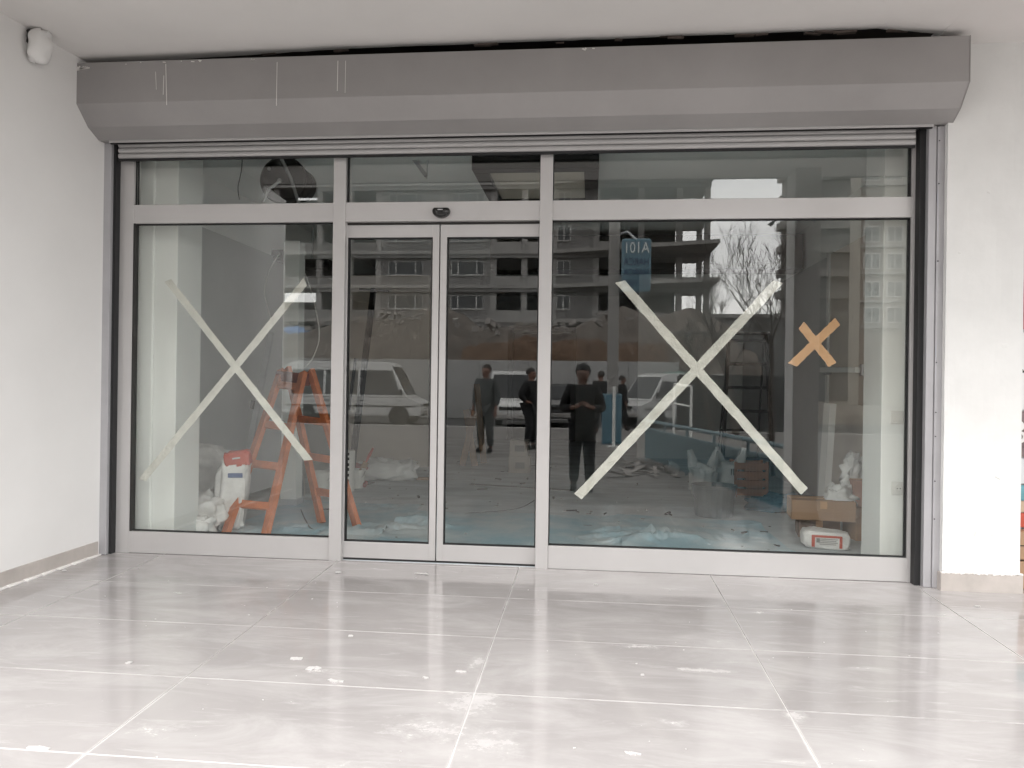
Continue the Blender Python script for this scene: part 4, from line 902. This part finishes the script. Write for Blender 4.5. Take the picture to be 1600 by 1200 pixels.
# ---- sign totem
sp_ = rf(956, 688, 13.6)
sg_ = thing('sign_post', (sp_.x, -13.6, GZ), 'tall grey post with a blue shop sign and a blue foot, mirrored above the photographer', 'sign')
m = MB(); m.box(sp_.x-.13,sp_.x+.13,-13.7,-13.5,GZ,5.6); obj('post', m, CONC, sg_, bevel=.02)
m = MB(); m.box(sp_.x-.24,sp_.x+.22,-13.8,-13.42,GZ,.95); obj('foot', m, SIGNB, sg_, bevel=.02)
a = rf(972, 372, 13.3); b = rf(1017, 456, 13.3)
m = MB(); m.box(a.x,b.x,-13.45,-13.25,b.z,a.z); pan = obj('sign_panel', m, SIGNB, sg_, bevel=.06, seg=4)
wS = b.x-a.x; hS = a.z-b.z
for k, (tx_, zf_, sz_, mt) in enumerate((('A101',.73,.30,WHITEP),('HARCA',.50,.20,SIGNT),('HARCA',.30,.20,SIGNT),('BİTMEZ',.10,.20,SIGNT))):
    text('lettering', tx_, sz_*.92, Vector(((a.x+b.x)/2,-13.242,b.z+hS*zf_))-ORG[pan.name], (pi/2,0,pi), mt, pan, .006, .95 if k else 1.0, 1.3, True)
m = MB(); m.tube([(sp_.x,-13.6,a.z+.12),(sp_.x+.3,-13.5,a.z+.2),((a.x+b.x)/2,-13.35,a.z-.02)], .03, 8); obj('arm', m, STEEL, sg_)

# ---- pale blue ramp railing with corrugated panel, white pipe railing
ra = rf(1010, 712, 9.8); rb = rf(1240, 800, 3.7); ra.z = rb.z = GZ; zt = .50
rl = thing('ramp_railing', (ra+rb)/2, 'pale blue corrugated ramp parapet with handrail, mirrored below the big tape cross', 'railing')
d = (rb-ra); nn = Vector((-d.y,d.x,0)).normalized(); m = MB(); nC = 60; vs = []
for i in range(nC*4+1):
    t = i/(nC*4); o_ = (.0,.03,.03,.0)[i%4]; q = ra+d*t+nn*o_; vs += [(q.x,q.y,GZ+.05),(q.x,q.y,.33)]
m.add(vs, [(2*i,2*i+1,2*i+3,2*i+2) for i in range(nC*4)]); obj('corrugated_panel', m, PALEBL, rl, solid=.004)
m = MB(); m.tube([ra+Vector((0,0,zt-GZ)), rb+Vector((0,0,zt-GZ))], .03, 10); obj('handrail', m, PALEBL, rl)
m = MB(); m.beam(ra+Vector((0,0,.35-GZ)), rb+Vector((0,0,.35-GZ)), .06, .04); obj('top_rail', m, PALEBL, rl)
for t in (.0,.2,.4,.6,.8,1.0):
    q = ra+d*t; m = MB(); m.tube([q, q+Vector((0,0,zt-GZ))], .022, 8); obj('post', m, PALEBL, rl)
def fpt(u, v, dd): p = rf(u, v, dd); return p
pr_ = thing('pipe_railing', (fpt(1055,660,12).x,-12,GZ), 'white pipe railing frame above the blue parapet', 'railing')
q0 = fpt(1054,600,12); q1 = fpt(1081,604,11.4); q2 = fpt(1030,665,12.2)
for q in (q0, q1):
    m = MB(); m.tube([Vector((q.x,q.y,GZ)), q], .028, 8); obj('post', m, WHITEP, pr_)
m = MB(); m.tube([q0,q1], .028, 8); obj('top_rail', m, WHITEP, pr_)
m = MB(); m.tube([q0-Vector((0,0,.42)),q1-Vector((0,0,.42))], .022, 8); obj('mid_rail', m, WHITEP, pr_)
q = fpt(960, 604, 12.6); pp = thing('pipe_bollard', (q.x,-12.6,GZ), 'thin white pipe post beside the blue sign foot', 'post')
m = MB(); m.tube([Vector((q.x,-12.6,GZ)),q], .035, 10); obj('pipe', m, WHITEP, pp)
m = MB(); m.box(q.x-.14,q.x+.14,-12.74,-12.46,GZ,GZ+.03); obj('base_plate', m, WHITEP, pp)
m = MB(); rng = random.Random(9); q = rf(1030,735,8.0)
for i in range(60):
    m.obox((q.x+rng.uniform(-.7,.9), -8+rng.uniform(-1.2,1.2), GZ+.02+rng.random()*.05), (rng.uniform(.05,.5),rng.uniform(.03,.12),.02), Matrix.Rotation(rng.uniform(0,3),3,'Z') @ Matrix.Rotation(rng.uniform(-.3,.3),3,'Y'))
tag(obj('street_rubble', m, RUBBLE, kind='stuff'), 'offcuts and rubble lying at the foot of the blue parapet', 'rubble')

# ---- fence and earth mound
fx0, fx1 = rf(380,560,28.5).x, rf(1062,560,28.5).x
fc = thing('panel_fence', ((fx0+fx1)/2,-28.5,RZ), 'long pale panel fence across the road with earth heaped behind it', 'fence')
npan = 9; first = None; wp_ = (fx1-fx0)/npan; zt_ = rf(800,563,28.5).z
for i in range(npan):
    if first is None:
        m = MB(); m.box(fx0+.01,fx0+wp_-.01,-28.54,-28.46,RZ,zt_); first = obj('panel', m, FENCE, fc, bevel=.01)
        m = MB(); m.box(fx0-.04,fx0+.04,-28.62,-28.54,RZ,zt_-.05); fpo = obj('post', m, CONC, fc)
    else: sub('panel', first, fc, (wp_*i,0,0)); sub('post', fpo, fc, (wp_*i,0,0))
def mound(x0, x1, y0, y1, hfun, mt, name, label, cat, seed):
    def fn_(a, b):
        x = x0+(x1-x0)*a; y = y0+(y1-y0)*b; h = hfun(x)*(sin(pi*min(max(b,.02),.98))**.6)
        h += .45*noise.noise(Vector((x*.45+seed,y*.5,0)))+.25*noise.noise(Vector((x*1.4,y*1.4,seed)))+.14*noise.noise(Vector((x*4,y*4,seed)))
        return Vector((x,y,RZ+max(h,0)))
    m = MB(); m.grid(fn_, 150, 26); o = obj(name, m, mt, smooth=False, kind='structure'); o['label'] = label
mound(-24, 8, -44, -31, lambda x: 5.0+.5*sin(x*.5)+.25*sin(x*1.3), SOIL, 'earth_mound', 'brown earth heaped behind the fence', 'earth', 1)
mound(-6.0, 3.5, -33.5, -29.4, lambda x: 3.5, SOILO, 'orange_earth_bank', 'orange earth bank just behind the fence', 'earth', 6)
rng = random.Random(3); m = MB()
for i in range(60):
    x = rng.uniform(-16,3); y = rng.uniform(-36,-32); m.obox((x,y,RZ+4.6+.4*sin(x*.5)+rng.uniform(-.3,.35)), (rng.uniform(.1,.6),rng.uniform(.1,.3),rng.uniform(.05,.3)), Matrix.Rotation(rng.uniform(0,3),3,'Z') @ Matrix.Rotation(rng.uniform(-.5,.5),3,'Y'))
tag(obj('building_rubble', m, RUBBLE, kind='stuff'), 'pale broken rubble lying on top of the earth mound', 'rubble')
p = rf(468, 524, 37); put('blue_tarp', sack('', Vector((p.x,-36,p.z-.1)), (2.6,1.2,1.0), (0,0,0), BLUED, 81, '', '', e=.9, cr=.2, nx=20, ny=12), mat('bright_blue_tarp', (.05,.17,.42), .5), 'bright blue tarpaulin on the earth mound, mirrored behind the ladder top', 'tarpaulin')

# ---- unfinished concrete block across the road
BD = 60.0; bp_ = lambda px: rf(px, 500, BD).x
cbd = thing('unfinished_building', (-8, -BD-4, RZ), 'long unfinished concrete block of flats with open floors, mirrored in the doors', 'building')
FLZ = [3.75+2.9*k for k in range(7)]
xa, xe = bp_(330), bp_(1108); y0 = -BD; dp_ = 11
def cpart(name, b, mt, par=cbd, bev=0): m = MB(); m.box(*b); return obj(name, m, mt, par, bevel=bev)
open0, open1 = bp_(1062), bp_(1102)
for z in FLZ:
    cpart('slab', (xa-.3, bp_(498)-.01, y0-3.2, y0+.55, z-.30, z), CONCL)
    cpart('slab', (bp_(498), bp_(1000), y0-dp_, y0+.55, z-.30, z), CONCL)
    cpart('slab', (bp_(1000)+.01, xe, y0-5.0, y0+.55, z-.30, z), CONCL)
    if z > 4: cpart('edge_beam', (bp_(498), xe, y0+.15, y0+.45, z-.62, z-.302), RENDER)
cols = [335,380,430,498,545,590,690,770,818,864,930,1000,1060]
for px in cols:
    x = bp_(px); cpart('column', (x-.25,x+.25,y0-.35,y0+.14,RZ,FLZ[-1]-.31), CONCL)
x = bp_(1104); cpart('column', (x-.25,x+.2,y0-.35,y0+.14,RZ,FLZ[-1]-.31), CONC); cpart('column', (x-.25,x+.2,y0-5.0,y0-4.6,RZ,FLZ[-1]-.31), CONC)
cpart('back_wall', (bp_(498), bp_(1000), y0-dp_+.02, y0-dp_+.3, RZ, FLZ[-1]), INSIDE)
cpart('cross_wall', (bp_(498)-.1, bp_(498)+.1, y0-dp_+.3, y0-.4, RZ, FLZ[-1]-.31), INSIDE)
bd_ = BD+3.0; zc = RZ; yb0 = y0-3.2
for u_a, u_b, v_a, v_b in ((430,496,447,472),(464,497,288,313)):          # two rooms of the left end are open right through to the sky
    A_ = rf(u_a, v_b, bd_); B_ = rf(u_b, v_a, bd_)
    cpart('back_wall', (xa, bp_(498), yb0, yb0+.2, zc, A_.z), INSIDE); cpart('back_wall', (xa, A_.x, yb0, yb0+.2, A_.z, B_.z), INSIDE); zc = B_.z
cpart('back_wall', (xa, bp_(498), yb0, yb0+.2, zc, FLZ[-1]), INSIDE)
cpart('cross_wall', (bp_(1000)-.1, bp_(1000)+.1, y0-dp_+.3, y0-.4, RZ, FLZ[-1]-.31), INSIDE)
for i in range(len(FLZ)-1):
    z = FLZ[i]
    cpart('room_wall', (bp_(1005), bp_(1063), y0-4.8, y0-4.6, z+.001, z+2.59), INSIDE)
def winblock(pxa, pxb, wins):
    X_a, X_b = bp_(pxa)+.26, bp_(pxb)-.26
    for z in FLZ[:-1]:
        edges = [X_a]
        for a_, b_ in wins: edges += [bp_(a_), bp_(b_)]
        edges.append(X_b); z0 = z+.001; z1 = z+2.27; s0 = z+.85; s1 = z+2.1
        for j in range(0, len(edges), 2): cpart('wall_panel', (edges[j],edges[j+1],y0-.12,y0+.10,z0,z1), RENDER)
        for a_, b_ in wins:
            xa_, xb_ = bp_(a_), bp_(b_)
            cpart('wall_panel', (xa_,xb_,y0-.12,y0+.10,z0,s0), RENDER); cpart('wall_panel', (xa_,xb_,y0-.12,y0+.10,s1,z1), RENDER)
            m = MB(); t_ = .07
            for bx_ in ((xa_,xb_,s0,s0+t_),(xa_,xb_,s1-t_,s1),(xa_,xa_+t_,s0+t_,s1-t_),(xb_-t_,xb_,s0+t_,s1-t_)): m.box(bx_[0],bx_[1],y0-.05,y0+.02,bx_[2],bx_[3])
            for f_ in ((.22,.78) if xb_-xa_ > 2 else (.5,)): xm_ = xa_+(xb_-xa_)*f_; m.box(xm_-.04,xm_+.04,y0-.05,y0+.02,s0+t_,s1-t_)
            fr = obj('window', m, FRAME, cbd); m = MB(); m.box(xa_+t_,xb_-t_,y0-.035,y0-.02,s0+t_,s1-t_); obj('pane', m, DKWIN, fr)
            cpart('sill', (xa_-.1,xb_+.1,y0+.10,y0+.22,s0-.08,s0), CONCL)
winblock(590, 690, [(605,660)]); winblock(690, 770, [(703,755)]); winblock(864, 930, [(869,890)])
for z in FLZ[1:-1]:
    for a_, b_ in ((335,380),(380,430),(430,498),(498,545),(545,590),(770,818),(818,864),(930,1000)):
        cpart('parapet', (bp_(a_)+.26, bp_(b_)-.26, y0+.12, y0+.14+.16, z+.001, z+.75), CONCL if a_ > 700 else RENDER)
    cpart('parapet', (bp_(1000), xe+.05, y0+.30, y0+.50, z+.001, z+.62), CONC)
cpart('added_sky_blocker', (xa, xe, y0-dp_, y0, FLZ[-1]+.003, 36), RENDER)  # unseen solid block, added to hold sky light off the porch
# ---- slanting balcony slabs on its right wing
for z in FLZ[1:]:
    m = MB(); m.prism([(bp_(852),y0+.56),(xe,y0+.56),(xe,y0+5.2)], lambda p_,q_,t: (p_,q_,t), z-.32, z-.02); obj('balcony_slab', m, CONC, cbd)

# ---- dark far blocks, hoarding, towers
def simple_block(name, pxa, pxb, vtop, d, dep, mt, label, cat):
    a = rf(pxa, vtop, d); b = rf(pxb, vtop, d); o = thing(name, ((a.x+b.x)/2,-d-dep/2,RZ), label, cat); m = MB(); m.box(a.x,b.x,-d-dep,-d,RZ,a.z); obj('wall_face', m, mt, o); return o, a, b
o, a, b = simple_block('low_building', 1040, 1252, 496, 48, 8, DKWALL, 'low dark grey flat-roofed building behind the bare trees', 'building')
m = MB(); m.box(a.x-.2,b.x+.2,-56.2,-47.8,a.z,a.z+.25); obj('roof_edge', m, CONC, o)
m = MB()
for k in range(3): m.box(a.x+1.2+k*2.4,a.x+2.6+k*2.4,-48,-47.96,2.6,3.9)
obj('shuttered_windows', m, BLKH, o)
o, a, b = simple_block('site_hoarding', 1062, 1246, 585, 20.5, .12, BLKH, 'black site hoarding standing behind the black stepladder reflection', 'hoarding')
for k in range(6):
    x = a.x+(b.x-a.x)*k/5; m = MB(); m.box(x-.04,x+.04,-20.75,-20.63,RZ,a.z-.05); obj('post', m, DARKM, o)
o, a, b = simple_block('boundary_wall', 1046, 1250, 520, 34, .2, DKWALL, 'dark grey boundary wall behind the trees', 'wall')
m = MB(); m.box(a.x,b.x,-34.25,-33.95,a.z,a.z+.08); obj('coping', m, CONC, o)
# far tower under construction (holes through to the sky)
TD = 92; ta = rf(1226, 300, TD).x; tb = rf(1264, 300, TD).x; tw = thing('unfinished_tower', ((ta+tb)/2+6,-TD,RZ), 'thin unfinished tower with sky showing through its openings, right of the trees', 'building')
zs = [rf(1240, v, TD).z for v in (487,453,419,382,345,305,268)]
for k, z in enumerate(zs):
    m = MB(); m.box(ta-.6, tb+14, -TD-1.4, -TD+.6, z-1.05, z-.15); obj('slab', m, CONC, tw)
for x0_, x1_ in ((ta,ta+.95),(tb-.55,tb+14)):
    m = MB(); m.box(x0_,x1_,-TD-1.3,-TD,RZ,zs[-1]); obj('column' if x1_-x0_ < 3 else 'wall_panel', m, CONC if x1_-x0_ < 3 else RENDER, tw)
m = MB(); m.box(ta,tb,-TD-1.3,-TD,RZ,zs[0]-1.06); obj('wall_panel', m, CONC, tw)
# finished flats further right
AD = 70; aa = rf(1346, 300, AD).x; ab = rf(1440, 300, AD).x
ap = thing('apartment_block', ((aa+ab)/2,-AD,RZ), 'beige finished apartment block with window rows, mirrored at the right jamb', 'building')
m = MB(); m.box(aa,ab+14,-AD-3,-AD,RZ,34); obj('wall', m, APT, ap)
m = MB(); m.box(aa-.02,aa+1.9,-AD,-AD+.06,RZ,34); obj('wall_stripe', m, APTB, ap)
fw_ = None
for k, v in enumerate((492,452,408,366,322,270)):
    z = rf(1372, v, AD).z
    for j, px in enumerate((1362,1398,1430)):
        x = rf(px, v, AD).x; m = MB()
        for bx_ in ((-.75,.75,-.75,-.66),(-.75,.75,.66,.75),(-.75,-.66,-.66,.66),(.66,.75,-.66,.66),(-.04,.04,-.66,.66)): m.box(x+bx_[0],x+bx_[1],-AD+.06,-AD+.14,z+bx_[2],z+bx_[3])
        fr = obj('window', m, FRAME, ap); m = MB(); m.box(x-.66,x+.66,-AD+.062,-AD+.09,z-.66,z+.66); obj('pane', m, DKWIN, fr)
    m = MB(); m.box(aa-.1,ab+14,-AD+.061,-AD+.5,z-1.25,z-1.05); obj('ledge', m, CONCL, ap)

# ---- bare trees
def bare_tree(base, h, seed, label):
    rng = random.Random(seed); o = thing('bare_tree', base, label, 'tree', 'bare trees across the pavement')
    tr = MB(); cr = MB()
    def branch(p, d, ln, r, lv):
        n_ = 6; pts = [p]; rad = [r]; q = p.copy(); dd = d.copy()
        for i in range(n_):
            dd = (dd + Vector((rng.uniform(-.13,.13),rng.uniform(-.13,.13),rng.uniform(-.02,.14)))).normalized(); q = q+dd*ln/n_; pts.append(q.copy()); rad.append(r*(1-.62*(i+1)/n_))
        (tr if lv == 0 else cr).tube(pts, rad, 7 if lv < 2 else 4, caps=lv < 2)
        if lv >= 5: return
        kids = (5,4,3,3,2)[lv]
        for j in range(kids):
            t = rng.uniform(.35,1.0) if lv else rng.uniform(.62,1.0); i = min(int(t*n_), n_-1); s_ = pts[i].lerp(pts[i+1], t*n_-i)
            a = rng.uniform(0,2*pi); e = dd.orthogonal().normalized(); e = Matrix.Rotation(a,3,dd) @ e; sp_a = rng.uniform(.35,.85)
            branch(s_, (dd*cos(sp_a)+e*sin(sp_a)+Vector((0,0,.18))).normalized(), ln*rng.uniform(.48,.74), max(rad[i]*rng.uniform(.45,.65), .006), lv+1)
    branch(Vector(base), Vector((rng.uniform(-.05,.05),0,1)), h*.36, .10, 0)
    obj('trunk', tr, BARK, o); obj('crown', cr, BARK, o); return o
for u, d_, h, sd_, lb in ((1152,16.5,6.6,4,'bare branched tree left of the taller one, mirrored against the sky'),(1206,15.5,7.6,12,'taller bare tree nearest the unfinished tower'),(1252,18.5,7.0,23,'bare tree half hidden by the porch column at the right'),(1112,19.5,5.2,31,'low bare tree in front of the unfinished building corner')):
    p = rf(u, 660, d_); bare_tree(Vector((p.x,-d_,GZ if d_ < 19 else GZ)), h, sd_, lb)
# bird on the taller tree
p = rf(1206, 350, 15.5); bi = thing('bird', p-Vector((0,0,.06)), 'small dark bird perched at the top of the bare trees', 'bird')
skin_mesh('body', {'a':(-.09,0,.06,.015),'b':(-.03,0,.08,.04),'c':(.04,0,.10,.045),'d':(.09,0,.15,.028),'e':(.13,0,.15,.008),'l':(.0,.02,.0,.006)}, [('a','b'),('b','c'),('c','d'),('d','e'),('b','l')], 'b', DKCLOTH, bi, 1)
